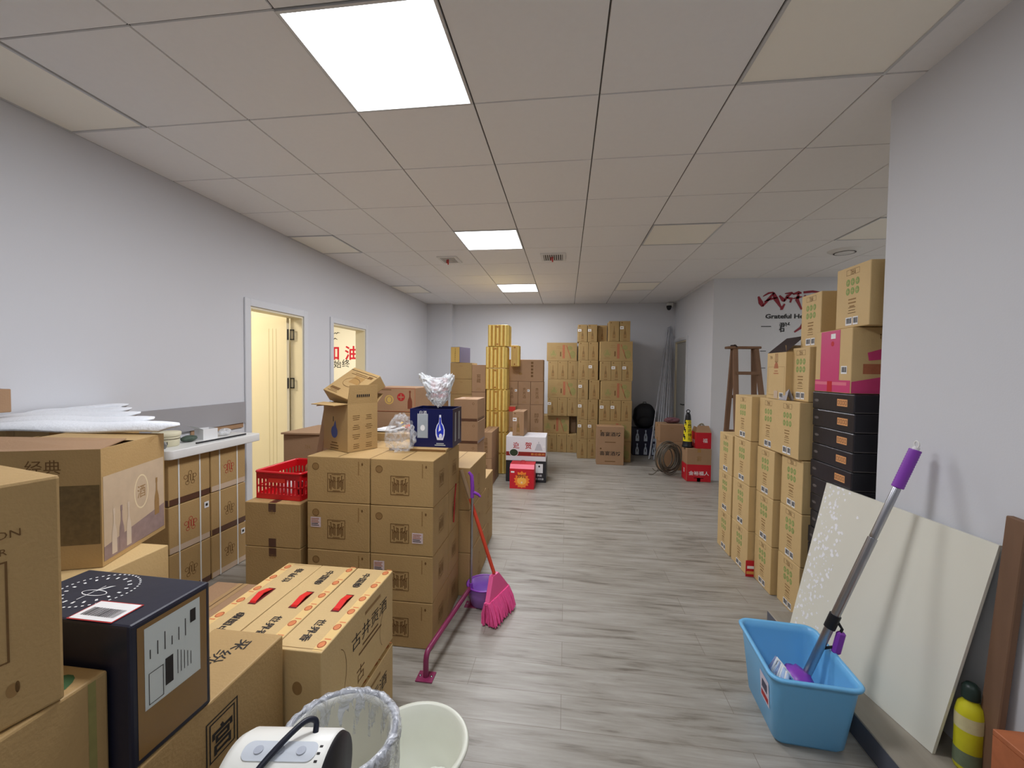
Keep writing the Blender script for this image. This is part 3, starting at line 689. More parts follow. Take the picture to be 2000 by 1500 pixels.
m = MB(); m.tube([(-1.22, 2.76, 1.076), (-1.16, 2.82, 1.10), (-1.12, 2.9, 1.13)], [.004, .008, .014], mat('dark_brush', (96, 70, 54), .8), 8); tag(m.build('brush'), 'thin dark brush resting on the white papers', 'brush')
def k_liquor(w, d, h):
    b = Box(w, d, h, CARDB); b.seamtop('x', None)
    b.ring('F', -w*.12, 0, .036, .036, .009, mat('yellow_print', (206, 172, 92), .6)); b.disc('F', -w*.12, 0, .018, .022, mat('yellow_print', (206, 172, 92), .6))
    b.disc('F', w*.16, .022, .032, .032, INKR); b.rect('F', w*.16-.022, w*.16+.022, .018, .026, CARDB, .0012); b.rect('F', w*.16-.003, w*.16+.003, .0, .045, CARDB, .0012)
    b.bottle('F', w*.37, -h*.36, h*.74, mat('bottle_print', (120, 62, 40), .5), .26); b.lines('F', -w*.2, h*.42, w*.4, 1, .01, .006, INK)
    b.frame('F', -w*.49, w*.49, -h*.48, h*.48, .004, INKFR); return b.build('b')
put('liq', k_liquor, -1.50, -1.155, 3.10, 3.42, 1.165, 1.356, 'carton printed with yellow ring, red disc and bottle, behind the open box', jit=.2)
put('liqb', k_plain(CARDB, 'x', None), -1.50, -1.155, 3.10, 3.42, .78, 1.163, 'brown carton directly beneath the one printed with a red disc', jit=.2)
put('liqc', k_plain(CARDB, 'x', None), -1.50, -1.155, 3.10, 3.42, .39, .778, 'brown carton second from the floor in the stack under the red disc print', jit=.2)
put('liqd', k_plain(CARDB, 'x', None), -1.50, -1.155, 3.10, 3.42, .001, .388, 'brown carton on the floor in the stack under the red disc print', jit=.2)

# aisle-side cartons beyond the seal stack
def k_logo(w, d, h):
    b = Box(w, d, h, CARD); b.seamtop('y', None); b.ring('F', w*.1, h*.12, .028, .034, .006, INK); b.disc('F', w*.1, h*.12, .010, .022, INK); b.ring('R', 0, 0, .03, .04, .006, INKF)
    b.lines('R', .0, -h*.25, .1, 3, .02, .006, INKF); return b.build('b')
for r, (z0, z1) in enumerate(((.001, .287), (.289, .573), (.575, .856))):
    put('logo', k_logo, -.905, -.607-.004*r, 2.655, 3.20, z0, z1, 'round-logo carton behind the broom, %s' % ('bottom of three', 'middle of three', 'topmost of three')[r], jit=.2)
for r, (z0, z1) in enumerate(((.001, .300), (.302, .604))):
    put('logo2', k_logo, -.93, -.645, 3.25, 3.69, z0, z1, 'tan aisle carton just past the broom cartons, %s of two' % ('lower', 'upper')[r], jit=.3)
# tape-banded column
def k_band(w, d, h):
    b = Box(w, d, h, CARDB); b.seamtop('y', None)
    for f in 'FR': b.rect(f, -(w if f == 'F' else d)/2+.004, (w if f == 'F' else d)/2-.004, -h/2+.003, -h/2+.028, TAPED)
    b.ring('F', w*.32, h*.3, .012, .012, .003, INK); b.rect('T', -w*.4, -w*.2, -.01, .01, WHITE); return b.build('b')
zz = [0, .245, .470, .700, .925, 1.149]
for r in range(5):
    if r == 4: z0, z1 = zz[4]+.001, 1.19
    put('band', k_band, -1.165, -.91+.004*(r % 2), 4.25, 4.62, zz[r]*1.04+.001, zz[r+1]*1.04-.001, 'dark-banded carton behind the blue gift box, %s' % rowword(r, 5), jit=.5)
# narrow carton pair
for r, (z0, z1) in enumerate(((.001, .362), (.364, .704))):
    put('nar', k_text('佳酿美酒', CARDB, hh=.045), -1.085, -.932, 5.24, 5.80, z0, z1, 'narrow printed carton in front of the gold column, %s of two' % ('lower', 'upper')[r], jit=.2)

# ---------------------------------------------------------------- gold column
GOLD = mat('gold_foil', (232, 200, 112), .3, metal=.5, var=.12, scale=20); GOLDD = mat('dark_gold_print', (170, 116, 50), .5)  # second one: darker gold for stripes and small discs
def k_gold(w, d, h):
    b = Box(w, d, h, GOLD, .003); n = 5; s = w/n
    for k in range(n):
        u = -w/2+s*(k+.5); b.tube([(u, -d/2+.004, .006), (u, -d/2+.004, h-.006)], s*.46, GOLD, 10)
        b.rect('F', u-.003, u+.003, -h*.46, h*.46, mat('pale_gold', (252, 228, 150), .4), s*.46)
        if k < n-1: b.rect('F', u+s/2-.003, u+s/2+.003, -h*.48, h*.48, GOLDD, .006)
    for k in range(4):
        v = -d/2+d/4*(k+.5); b.tube([(w/2-.004, v, .006), (w/2-.004, v, h-.006)], d/4*.46, GOLD, 8)
    b.disc('F', 0, h*.40, .02, .012, GOLDD, s*.48); b.disc('F', 0, -h*.40, .016, .012, GOLDD, s*.48)
    return b.build('b')
gz = [0, .300, .605, .915, 1.222, 1.530, 1.842, 2.155]; gx = [-.856, -.856, -.858, -.858, -.872, -.872, -.845]
for r in range(7):
    put('gold', k_gold, gx[r]-.285, gx[r], 5.935, 6.20, gz[r]+.001, gz[r+1]-.002, 'gold ribbed gift carton in the tall gold column, %s' % rowword(r, 7), 'gift carton', name='gold_gift_box', jit=.8)
put('goldb', k_gold, -.815, -.705, 6.12, 6.295, 1.56, 1.87, 'gold ribbed gift carton half hidden behind the gold column', 'gift carton', name='gold_gift_box', jit=.2)
put('gbs', k_plain(CARDB, 'x', None), -1.13, -.93, 6.30, 6.60, .001, .78, 'hidden brown carton on the floor behind the gold column', jit=.1)
put('gbs2', k_plain(CARDB, 'x', None), -1.13, -.93, 6.30, 6.60, .782, 1.50, 'hidden brown carton stacked behind the gold column', jit=.1)

# ---------------------------------------------------------------- brown group right of the gold column
def k_bigbrown(w, d, h):
    b = Box(w, d, h, CARDB); b.seamtop('x', None)
    for i in range(5): b.rect('F', w*.18, w*.24, h*.3-i*h*.15, h*.3-i*h*.15+h*.1, INK)
    b.disc('F', -w*.1, -h*.15, .03, .02, INKF); return b.build('b')
put('bigb', k_bigbrown, -.922, -.347, 6.31, 6.66, 1.335, 1.668, 'long brown carton on top of the three upright ones right of the gold column', jit=.3)
for k in range(3):
    put('upr%d' % (k < 2), k_text('贵宾酒', CARDB, hh=.05, sticker=(k < 2)), -.915+.192*k, -.726+.192*k, 6.30, 6.66, .985, 1.332, 'upright brown carton under the long brown one, %s' % ('leftmost of three', 'middle of three', 'rightmost of three')[k], jit=.4)
    put('uprl', k_text('醇香', CARDB, hh=.07), -.915+.192*k, -.726+.192*k, 6.30, 6.66, .58, .983, 'brown carton in the lower row right of the gold column, %s' % ('leftmost', 'in the middle', 'rightmost')[k], jit=.3)
    put('uprm', k_plain(CARDB), -.915+.192*k, -.726+.192*k, 6.30, 6.66, .001, .578, 'tall brown carton on the floor behind the white gift box, %s' % ('leftmost', 'in the middle', 'rightmost')[k], jit=.2)
# red-lidded gift box in front of them
put('redlid', lambda w, d, h: (lambda b: (b.rect('F', -w*.48, w*.48, h*.25, h*.48, mat('red_lid_print', (204, 60, 50), .5)), b.build('b'))[1])(Box(w, d, h, CARDB)), -.838, -.735, 6.10, 6.27, .66, .97, 'brown gift box with red band at its top right of the gold column', 'gift box', name='gift_box', jit=1)
put('redlidb', k_plain(CARDB), -.838, -.735, 6.09, 6.27, .001, .658, 'hidden brown carton under the red-banded gift box', jit=.1)

# black, white and red gift boxes on the floor
def k_blackpair(w, d, h):
    b = Box(w, d, h, BLACKB)
    b.rect('F', w*.24, w*.42, -h*.05, h*.38, WHITE); b.disc('F', w*.33, h*.26, .012, .014, INKK, .001); b.text('F', '典藏', w*.34, -h*.17, .03, WHITE); b.text('F', '名酒陈酿', w*.34, -h*.33, .026, WHITE)
    return b.build('b')
put('blk', k_blackpair, -.79, -.247, 5.54, 5.93, .001, .288, 'black gift carton with white label under the white one', 'gift carton', name='gift_box', jit=.2)
def k_white(w, d, h):
    b = Box(w, d, h, mat('white_print_board', (226, 224, 228), .45), .004)
    b.text('F', '迎', -w*.24, h*.13, .085, INKR, bold=.015); b.text('F', '贺', w*.06, h*.13, .09, INKR, bold=.015)
    b.rect('F', -w/2+.003, w/2-.003, -h*.30, -h*.13, mat('dark_red_band', (140, 40, 34), .5)); b.text('F', '喜迎嘉宾', w*.3, -h*.215, .03, mat('gold_print', (220, 160, 80), .5), sx=1.5)
    b.poly('F', [(w*.22, -.02), (w*.42, -.02), (w*.36, .07), (w*.28, .07)], mat('pale_grey_print', (190, 190, 196), .6)); b.bottle('F', w*.32, -.01, .11, mat('pale_grey_print', (190, 190, 196), .6))
    b.disc('F', -w*.30, -h*.17, .062, .052, WHITE, .0012, 28); b.disc('F', -w*.30, -h*.17, .056, .046, mat('dark_green_print', (50, 66, 44), .5), .0016, 28)
    b.rect('F', w*.42, w*.48, .02, .05, WHITE, .002)
    for k in range(5): b.rect('T', -w*.48+w*.5*(k > 1), w*.48, -d*.4+d*.17*k, -d*.39+d*.17*k, INKK)
    return b.build('b')
put('wht', k_white, -.79, -.253, 5.53, 5.93, .290, .617, 'white gift carton with red characters and round dark sticker', 'gift carton', name='gift_box', jit=.2)
def red_gift():
    r_ = empty('gift_box', (-.536, 5.33, 0), R(-1), 'red gift box with flaming orange emblem on the floor before the black carton', 'gift box')
    w, d, h = .31, .24, .285
    RB = REDB; m = Box(w, d, h, body=False)
    y0, y1 = -d/2, d/2
    vs = [(-w/2, y0, 0), (w/2, y0, 0), (w/2, y1, 0), (-w/2, y1, 0), (-w/2, y0, h-.03), (w/2, y0, h-.03), (w/2, y0+.04, h+.02), (-w/2, y0+.04, h+.02), (w/2, y1, h+.02), (-w/2, y1, h+.02)]
    m.add(vs, [(0, 1, 5, 4), (1, 2, 8, 6, 5), (2, 3, 9, 8), (3, 0, 4, 7, 9), (7, 6, 8, 9), (3, 2, 1, 0)], RB); m.add([vs[4], vs[5], vs[6], vs[7]], [(0, 1, 2, 3)], mat('pink_lid', (232, 84, 110), .4))
    OR = mat('flame_orange', (240, 130, 50), .5); YE_ = mat('flame_yellow', (246, 180, 80), .5)
    p = []
    for k in range(28): a = 2*PI*k/28; q_ = .095 if k % 2 else .075; q_ += .02*math.sin(a) if math.sin(a) > .8 else 0; p.append((q_*math.cos(a)*1.1, -.035+q_*math.sin(a)*1.05))
    m.poly('F', p, OR, .0008); m.disc('F', 0, -.04, .06, .05, YE_, .0012)
    m.text('F', '汾酒', 0, .018, .044, INKK, e=.0022, sx=1.35, bold=.03); m.text('F', '品', 0, -.06, .022, WHITE, e=.0018)
    m.rect('F', -.14, -.095, .06, .08, WHITE, .0012); m.lines('F', 0, -.115, .16, 1, .01, .006, mat('gold_print', (220, 160, 80), .5))
    m.build('body', r_)
    m = MB(); m.tube([(-.03, .02, h+.022), (-.02, .02, h+.05), (.02, .02, h+.05), (.03, .02, h+.022)], .003, RB, 6); m.build('carry_handle', r_)
red_gift()
put('onwht', k_bottle(True, CARDB), -.70, -.545, 5.56, 5.90, .620, .948, 'upright brown bottle carton standing on the white gift box', jit=.5, yaw=-3)

# ---------------------------------------------------------------- far left odd stack
YB = 6.0
def k_ylw(w, d, h):
    b = Box(w, d, h, mat('grey_violet_board', (96, 90, 108), .5)); b.rect('F', -w/2+.004, w/2-.004, -h/2+.004, h/2-.004, mat('mustard_board', (206, 172, 96), .5)); b.lines('F', 0, h*.4, w*.1, 7, .03, .02, INKF); return b.build('b')
put('ylw', k_ylw, -1.665, -1.515, YB, YB+.34, 1.607, 1.838, 'small carton, mustard front and grey side, on top of the far left stack', jit=.2, yaw=-14)
fl = [(-1.70, -1.375, 1.366, 1.604, 'tan strapped'), (-1.70, -1.375, 1.14, 1.364, 'tan'), (-1.70, -1.375, .912, 1.138, 'tan'), (-1.70, -1.375, .684, .910, 'tan'), (-1.70, -1.375, .456, .682, 'tan'), (-1.70, -1.375, .228, .454, 'tan'), (-1.70, -1.375, .001, .226, 'tan')]
for k, (x0, x1, z0, z1, nm) in enumerate(fl):
    put('fl', k_plain(CARDO, 'x', None), x0, x1, YB, YB+.36, z0, z1, 'tan carton in the far left stack, %s' % ('directly under the mustard-fronted one', 'second below the mustard-fronted one', 'third below the mustard-fronted one', 'fourth below the mustard-fronted one', 'third from the floor', 'second from the floor', 'on the floor')[k], jit=.5)
put('fr', k_text('窖藏', CARDB, hh=.06), -1.37, -1.168, YB-.02, YB+.28, 1.18, 1.575, 'brown carton with vertical print between the far left stack and gold column', jit=.3)
for k in range(3): put('frb', k_plain(CARDB, 'x', None), -1.37, -1.168, YB-.02, YB+.28, .393*k+.001, .393*k+.391, 'plain carton left of the gold column, %s' % ('on the floor', 'second from the floor', 'topmost plain one')[k], jit=.3)
put('flred', lambda w, d, h: (lambda b: (b.lines('R', 0, h*.2, w*.3, 4, .03, .01, mat('gold_print', (220, 160, 80), .5)), b.build('b'))[1])(Box(w, d, h, REDB)), -1.90, -1.72, 5.7, 5.95, 1.10, 1.38, 'dark red box left of the far left carton stack', 'gift box', name='gift_box', jit=.3)
put('flredb', k_plain(CARDB), -1.94, -1.72, 5.68, 5.97, .55, 1.098, 'brown carton under the dark red box in the far left', jit=.1)
put('flredc', k_plain(CARDB), -1.94, -1.72, 5.68, 5.97, .001, .548, 'brown floor carton two below the dark red box in the far left', jit=.1)

# ---------------------------------------------------------------- big stack against the end wall
def place_row(cells, y, z0, z1, where, row):
    n = len(cells)
    for k, (kind, x0, x1) in enumerate(cells):
        mk, nm = {'b': (k_bottle(False), 'bottle-print carton'), 't': (k_bottle(True), 'stickered bottle-print carton'), 'l': (k_long(), 'long carton')}[kind]
        pos = '' if n == 1 else (', leftmost' if k == 0 else (', rightmost' if k == n-1 else ', middle one'))
        put('T'+kind, mk, x0, x1, y, y+(.36 if y < 7.6 else .32), z0, z1, '%s%s, %s, %s part of the end wall stack' % (nm, pos, row, where), jit=.5)
yl, ym, yr = 7.70, 7.225, 7.062
hz = [0, .336, .672, 1.010, 1.348, 1.684, 2.020]
lx = lambda a, b: (-.335+(a)*.183, -.335+(b)*.183-.004)
rows = ['bottom row', 'second row up', 'third row up', 'fourth row up', 'fifth row up', 'sixth row up', 'seventh row up']
L = [[('b', *lx(0, 1)), ('b', *lx(1, 2)), ('b', *lx(2, 3))], [('l', -.40, .07)], [('t', *lx(0, 1)), ('b', *lx(1, 2)), ('b', *lx(2, 3))], [('l', -.335, .205)], [('b', *lx(0, 1)), ('b', *lx(1, 2)), ('b', *lx(2, 3))], [('l', -.36, .19)]]
for r, c in enumerate(L): place_row([(k, a-.03*(r == 1), b) for k, a, b in c], yl+(.05 if r == 1 else 0), hz[r]+.001, hz[r+1]-.001, 'left', rows[r])
mx = lambda a: .205+a*.172
hm = [0, .337, .673, 1.020, 1.352, 1.690, 2.000, 2.296]
Mr = [[('b', mx(0), mx(1)), ('b', mx(1), mx(2))], [('t', mx(0), mx(1)), ('t', mx(1), mx(2))], [('t', mx(0), mx(1)), ('b', mx(1), mx(2))], [('t', mx(0), mx(1)), ('b', mx(1)+.01, mx(2)+.02)], [('b', mx(0), mx(1)), ('t', mx(1)-.004, mx(2)-.01)], [('b', mx(0), mx(1)-.006), ('b', mx(1)-.006, mx(2)-.012)], [('t', mx(0)-.02, mx(1)-.03), ('t', mx(1)-.026, mx(2)-.036)]]
for r, c in enumerate(Mr): place_row([(k, a+.002, b-.003) for k, a, b in c], ym, hm[r]+.001, hm[r+1]-.001, 'middle', rows[r])
hr = [0, .344, .680, 1.020, 1.348, 1.670, 2.000, 2.335]
rx = lambda a: .560+a*.176
Rr = [[('l', .56, 1.085)], [('l', .56, 1.088)], [('t', rx(0), rx(1)), ('t', rx(1), rx(2)), ('b', rx(2), rx(3))], [('l', .578, 1.075)], [('b', rx(0), rx(1)), ('t', rx(1), rx(2)), ('t', rx(2), rx(3))], [('l', .55, 1.080)], [('b', .690, .860), ('t', .862, 1.035)]]
for r, c in enumerate(Rr): place_row([(k, a+.002, b-.003) for k, a, b in c], yr, hr[r]+.001, hr[r+1]-.001, 'right', rows[r])
put('Tb', k_bottle(False), .520, .680, 7.30, 7.66, hr[6]+.001, 2.29, 'upright carton set back in the top row gap of the end wall stack', jit=.3)
put('Tx', k_plain(CARDO, 'x', None), .565, .90, 7.44, 7.80, 1.001, 1.998, 'tall hidden carton behind the right part of the end wall stack', jit=.1)
put('Txx', k_plain(CARDO, 'x', None), .565, .90, 7.44, 7.80, .001, .999, 'hidden floor carton behind the right part of the end wall stack', jit=.1)
put('Thole', k_plain(CARDB, 'x', None), .078, .20, 7.95, 8.07, .338, .665, 'dark carton deep in the gap of the end wall stack', jit=.1)
def k_two(w, d, h):
    b = Box(w, d, h, CARDB); b.seamtop('x', TAPE)
    for v in (h*.30, -h*.2): b.text('F', '喜宴酒坊', 0, v, .07, INKK, bold=.01, sx=1.15); b.lines('F', 0, v-h*.2, w*.6, 1, .01, .012, INK)
    b.disc('F', -w*.35, h*.38, .014, .014, INK); b.disc('F', -w*.35, -h*.08, .014, .014, INK); return b.build('b')
put('Tfront', k_two, .505, .932, 6.80, 7.03, .001, .62, 'tan carton with two lines of bold print standing before the end wall stack', jit=.2)

# black rucksack on navy cartons
def k_six(w, d, h):
    b = Box(w, d, h, mat('navy_carton', (36, 38, 62), .4, var=.1)); SV = mat('pale_bottle_label', (190, 200, 214), .5)
    for i in range(3):
        for j in range(2):
            u, v = (i-1)*w*.32, (.24-.5*j)*h; b.bottle('F', u, v-.10, .20, SV, .30); b.rect('F', u-.02, u+.02, v-.08, v+.03, SV, .0014); b.rect('F', u-.006, u+.006, v-.05, v, INKK, .0018)
    return b.build('b')
put('six', k_six, 1.205, 1.655, 7.68, 7.98, .001, .485, 'navy carton with six pale bottle labels under the black rucksack', jit=.2)
def rucksack():
    r_ = empty('rucksack', (1.42, 7.80, .492), 0, 'black rucksack on the navy carton in the far corner', 'rucksack')
    BF = mat('black_nylon', (20, 20, 26), .6, var=.2, scale=20, bump=.2)
    bm = bmesh.new(); bmesh.ops.create_icosphere(bm, subdivisions=4, radius=1)
    for v in bm.verts:
        c = v.co.copy(); sg = lambda t, p: math.copysign(abs(t)**p, t)
        x, y, z = sg(c.x, .7)*.20, sg(c.y, .7)*.11, sg(c.z, .8)*.225
        k = 1-.22*max(0, z/.225)**2; v.co = Vector((x*k+.006*math.sin(z*40), y*k+.005*math.sin(x*50), z+.215))
    m = MB(); m.addbm(bm, BF, None, True); m.build('bag_body', r_)
    bm = bmesh.new(); bmesh.ops.create_icosphere(bm, subdivisions=3, radius=1)
    for v in bm.verts: v.co = Vector((v.co.x*.14, v.co.y*.05-.10, v.co.z*.10+.12))
    m = MB(); m.addbm(bm, BF, None, True); m.build('front_pocket', r_)
    m = MB(); m.tube([(-.03, 0, .43), (-.025, 0, .46), (.025, 0, .46), (.03, 0, .43)], .007, BF, 8); m.build('carry_loop', r_)
rucksack()

# metal poles leaning in the corner
pm = mat('dull_steel', (190, 192, 198), .4, metal=.3, var=.2, scale=8); rr = random.Random(12)
poles = [(1.43, 7.35, 1.86, 8.06, 2.33), (1.50, 7.30, 1.87, 8.05, 2.28), (1.56, 7.35, 1.88, 8.04, 2.34), (1.62, 7.40, 1.90, 8.05, 2.36), (1.66, 7.30, 1.91, 8.05, 2.30), (1.72, 7.35, 1.92, 8.02, 2.2), (1.70, 7.45, 1.86, 8.03, 1.9), (1.78, 7.40, 1.93, 8.0, 1.75), (1.46, 7.42, 1.80, 8.07, 1.95)]
for k, (x0, y0, x1, y1, z1) in enumerate(poles):
    m = MB(); r0 = .008 if k % 2 else .011
    dv = Vector((x1-x0, y1-y0, z1)); m.tube([(0, 0, .01), tuple(dv)], r0, pm, 10)
    tag(m.build('metal_pole', None, (x0, y0, 0)), 'long grey metal pole leaning into the far right corner', 'pole', 'metal poles leaning in the far corner')

# wire coil
def coil():
    m = MB(); rr = random.Random(5); G = mat('grey_cable', (104, 96, 84), .5, var=.2, scale=30)
    for k in range(13):
        r0 = rr.uniform(.15, .235); tilt = rr.uniform(-.2, .25); ox, oy = rr.uniform(-.05, .05), rr.uniform(-.07, .07); pts = []
        for i in range(41):
            a = 2*PI*i/40; x, z = r0*math.cos(a)*.80, r0*math.sin(a)
            pts.append((x+ox, oy+z*tilt+x*rr.uniform(.28, .3), z+.248))
        m.tube(pts, .0085, G, 7, False)
    m.tube([(-.16, -.03, .08), (-.21, -.06, .04), (-.24, -.05, .015), (-.29, -.02, .012)], .008, G, 7)
    m.tube([(-.14, -.03, .06), (-.2, -.02, .06), (-.23, 0, .09)], .007, G, 7)
    tag(m.build('cable_coil', None, (1.50, 6.32, 0), R(10)), 'big upright coil of grey cable on the floor by the red and tan cartons', 'cable coil')
coil()
# brown carton with clutter, cone, red-banded cartons
put('yb', k_plain(CARDB, 'x', TAPE), 1.44, 1.80, 6.62, 6.96, .43, .70, 'brown carton with clutter on top behind the cable coil', jit=2)
put('ybb', k_plain(CARDB, 'x', None), 1.46, 1.82, 6.60, 6.95, .001, .428, 'brown floor carton hidden behind the cable coil', jit=.3)
o = blob('cloth_bundle', 1.66, 6.80, .748, .12, .08, .045, mat('mauve_cloth', (108, 70, 76), .8, var=.2, scale=30), .35, 21, 4); tag(o, 'small mauve cloth bundle on the brown carton behind the coil', 'cloth')
def k_redband(t):
    def f(w, d, h):
        b = Box(w, d, h, CARDB); s = h*.52
        for fc, q_ in (('F', w), ('L', d)): b.rect(fc, -q_/2+.003, q_/2-.003, -h/2+.003, -h/2+s, REDB)
        b.text('F', t, 0, -h*.24, .058, WHITE, bold=.01, e=.0016, sx=1.1); b.lines('F', 0, -h*.38, w*.6, 1, .01, .008, WHITE); b.seamtop('y', TAPE)
        b.text('F', '宴', 0, h*.2, .07, INKF); b.text('L', '宴', 0, -h*.2, .06, WHITE, e=.0016); return b.build('b')
    return f
put('rb1', k_redband('金裕福人'), 1.665, 1.995-.01, 5.96, 6.04+.17, .001, .455, 'tan carton with red lower half and white script on the floor under the cone', jit=.2, yaw=0)
def open_red():
    r_ = empty('open_cardboard_box', (1.885, 6.085, .457), 0, 'open carton with red sides and wires sticking out, beside the cone', 'carton')
    w, d, h, t = .20, .20, .22, .004; b = Box(w, d, h, body=False)
    for a in ((-w/2, w/2, -d/2, d/2, 0, t), (-w/2, w/2, -d/2, -d/2+t, t, h), (-w/2, w/2, d/2-t, d/2, t, h), (-w/2, -w/2+t, -d/2+t, d/2-t, t, h), (w/2-t, w/2, -d/2+t, d/2-t, t, h)): b.box(*a, REDB)
    b.text('F', '福', .02, 0, .06, WHITE); b.text('L', '宴酒', 0, -.02, .05, WHITE); b.build('body', r_)
    m = MB(); m.add([(-w/2, -d/2, h), (w/2, -d/2, h), (w/2-.02, -d/2+.05, h+.09), (-w/2+.03, -d/2+.05, h+.09)], [(0, 1, 2, 3)], CARDB); m.add([(-w/2, -d/2, h), (-w/2, d/2, h), (-w/2+.02, d/2-.02, h+.07), (-w/2+.02, -d/2+.04, h+.07)], [(0, 1, 2, 3)], CARDB); m.build('flap', r_)
open_red()
m = MB(); rr = random.Random(8)
for k in range(14):
    a = rr.uniform(0, 6.28); r0 = rr.uniform(.04, .085); pts = [(r0*math.cos(t_)*math.cos(a), r0*math.cos(t_)*math.sin(a), .02+.17*rr.uniform(.95, 1.05)*math.sin(t_)) for t_ in [PI*i/14 for i in range(15)]]
    m.tube(pts, .0022, mat('wire', (150, 140, 112), .5), 5, False)
tag(m.build('wire_tangle', None, (1.885, 6.085, .60)), 'pale tangle of wire loops inside the open red carton', 'wire')
def cone():
    r_ = empty('warning_cone', (1.735-.13+.03, 6.13, .457), 0, 'yellow and black no-parking cone with ring handle', 'warning cone')
    r_.location = (1.70, 6.08, .457); YL = mat('cone_yellow', (232, 214, 30), .45, var=.05)
    H_, rb, rt_ = .50, .066, .027
    m = MB(); prof = [(.072, 0), (.072, .02), (rb, .03), (rb*.94, .085)]; m.lathe(prof, BLACK, 24, cap=(True, False))
    m.lathe([(rt_+.014, .38), (rt_+.008, .44), (rt_-.002, .475), (.001, .478)], BLACK, 24); m.build('body', r_)
    m = MB(); r_at = lambda z: rb*.94+(rt_+.014-rb*.94)*(z-.085)/(.38-.085)
    n = 24; zr = [.085+(.38-.085)*i/12 for i in range(13)]
    vs = [(r_at(z)*math.cos(2*PI*k/n), r_at(z)*math.sin(2*PI*k/n), z) for z in zr for k in range(n)]
    for i in range(12):
        for k in range(n):
            ang = (k+.5)/n*360; hazard = 150 < ang < 228 and ((i*2+(k % 24)) % 8) < 4
            b0 = [vs[i*n+k], vs[i*n+(k+1) % n], vs[(i+1)*n+(k+1) % n], vs[(i+1)*n+k]]; m.add(b0, [(0, 1, 2, 3)], BLACK if hazard else YL)
    sl = m.build('sleeve', r_); sl['label'] = 'yellow sleeve with black stripes and characters'
    m = MB()
    for i, c in enumerate('禁止停车'):
        vs, fs = glyphs(c, .02); z = .30-.06*i; 
        out = []
        for x, y in vs: a = -PI/2+.25+x*.05/r_at(z+y*.05); rr_ = r_at(z+y*.05)+.0015; out.append((rr_*math.cos(a), rr_*math.sin(a), z+y*.05))
        m.add(out, fs, BLACK, None)
    z = .352; m.tube([((r_at(z)+.002)*math.cos(-PI/2+.25+.35*math.cos(a)), (r_at(z)+.002)*math.sin(-PI/2+.25+.35*math.cos(a)), z+.018*math.sin(a)) for a in [2*PI*k/20 for k in range(21)]], .002, BLACK, 5, False)
    m.build('lettering', sl)
    m = MB(); m.tube([(.022*math.cos(a), 0, .50+.022*math.sin(a)) for a in [2*PI*k/16 for k in range(17)]], .006, BLACK, 8, False); m.build('ring_handle', r_)
cone()

# step ladder
def ladder():
    r_ = empty('step_ladder', (2.17, 5.50, 0), 0, 'old dark wooden trestle ladder in front of the lettered wall', 'ladder')
    H_ = 1.80
    def leg(x0, y0, x1, y1):
        m = MB(); dv = Vector((x1-x0, y1-y0, H_)); M_ = Vector((0, 0, 1)).rotation_difference(dv.normalized()).to_matrix().to_4x4(); M_.translation = Vector((x0, y0, 0)); m.box(-.028, .028, -.02, .02, .004, dv.length, WOOD, .004, M_); m.build('leg', r_)
    leg(-.125, -.28, -.105, -.03); leg(.28, -.28, .135, -.03); leg(-.125, .24, -.105, .03); leg(.28, .24, .135, .03)
    for z in (.30, .75, 1.20, 1.50):
        f = z/H_; m = MB(); xa, xb, y = -.125+.02*f, .28-.145*f, -.28+.25*f; m.box(xa, xb, y-.03, y-.002, z-.02, z+.02, WOOD, .003); m.build('rung', r_)
        if z < 1.4:
            m = MB(); y = .24-.21*f; m.box(xa, xb, y+.02, y+.04, z-.02, z+.02, WOOD, .003); m.build('rung', r_)
    m = MB(); m.box(-.20, .19, -.06, .06, H_, H_+.03, WOOD, .008, seg=2)
    m.tube([(-.10, -.062, H_+.02), (-.10, 0, H_+.045), (-.06, .05, H_+.04), (-.13, .03, H_+.04), (-.12, -.05, H_+.036)], .012, mat('dark_rope', (60, 46, 40), .9), 7); m.build('top_board', r_)
ladder()

# ---------------------------------------------------------------- green-print cartons on the right
GD = .40
def gput(kind, n, x, ya, yb, z0, z1, label): put(kind, k_green(n), x, x+GD, ya, yb, z0, z1, 'green-emblem carton, '+label, jit=.3)
for r in range(3):
    z = .330*r
    gput('g', 1, 1.345, 3.56, 3.84, z+.001, z+.329, 'farthest column from the camera, %s' % ('bottom', 'middle', 'top')[r])
for r in range(4):
    z = .333*r
    gput('g', 1, 1.347, 3.235, 3.535 if r != 2 else 3.53, z+.001, z+.331, 'second column from the far end, %s' % ('bottom one beside a small red label', 'second from floor', 'third from floor', 'topmost')[r])
for r in range(3):
    z = .325*r
    gput('g', 1, 1.390, 2.975, 3.225, z+.001, z+.323, 'third column from the far end, %s' % ('bottom', 'middle', 'directly under the double-print carton')[r])
    gput('g', 1, 1.42, 2.690, 2.950-.005*r, z+.001, z+.323, 'nearest column, %s' % ('bottom, half behind the white board', 'middle', 'directly under the double-print carton')[r])
put('g2', k_green(2), 1.395, 1.395+GD, 2.70, 3.225, .978, 1.327, 'wide tan carton with two sets of green emblems side by side', jit=.2)
gput('gs', 1, 1.44, 2.700, 2.885, 1.330, 1.662, 'upright beside the open red-print carton')
gput('gs', 1, 1.49, 2.692, 2.900, 1.664, 1.992, 'tall one second from the top of the whole pile')
gput('gs', 1, 1.47, 2.262, 2.52, 1.745, 2.065, 'very top of the pile, on the pink-banded carton')
m = MB(); m.box(-.002, .0, -.035, .035, 0, .12, REDB); m.box(-.0035, -.002, -.03, .03, .02, .04, mat('gold_print', (220, 160, 80), .5)); m.box(-.0035, -.002, -.025, .025, .06, .08, WHITE)
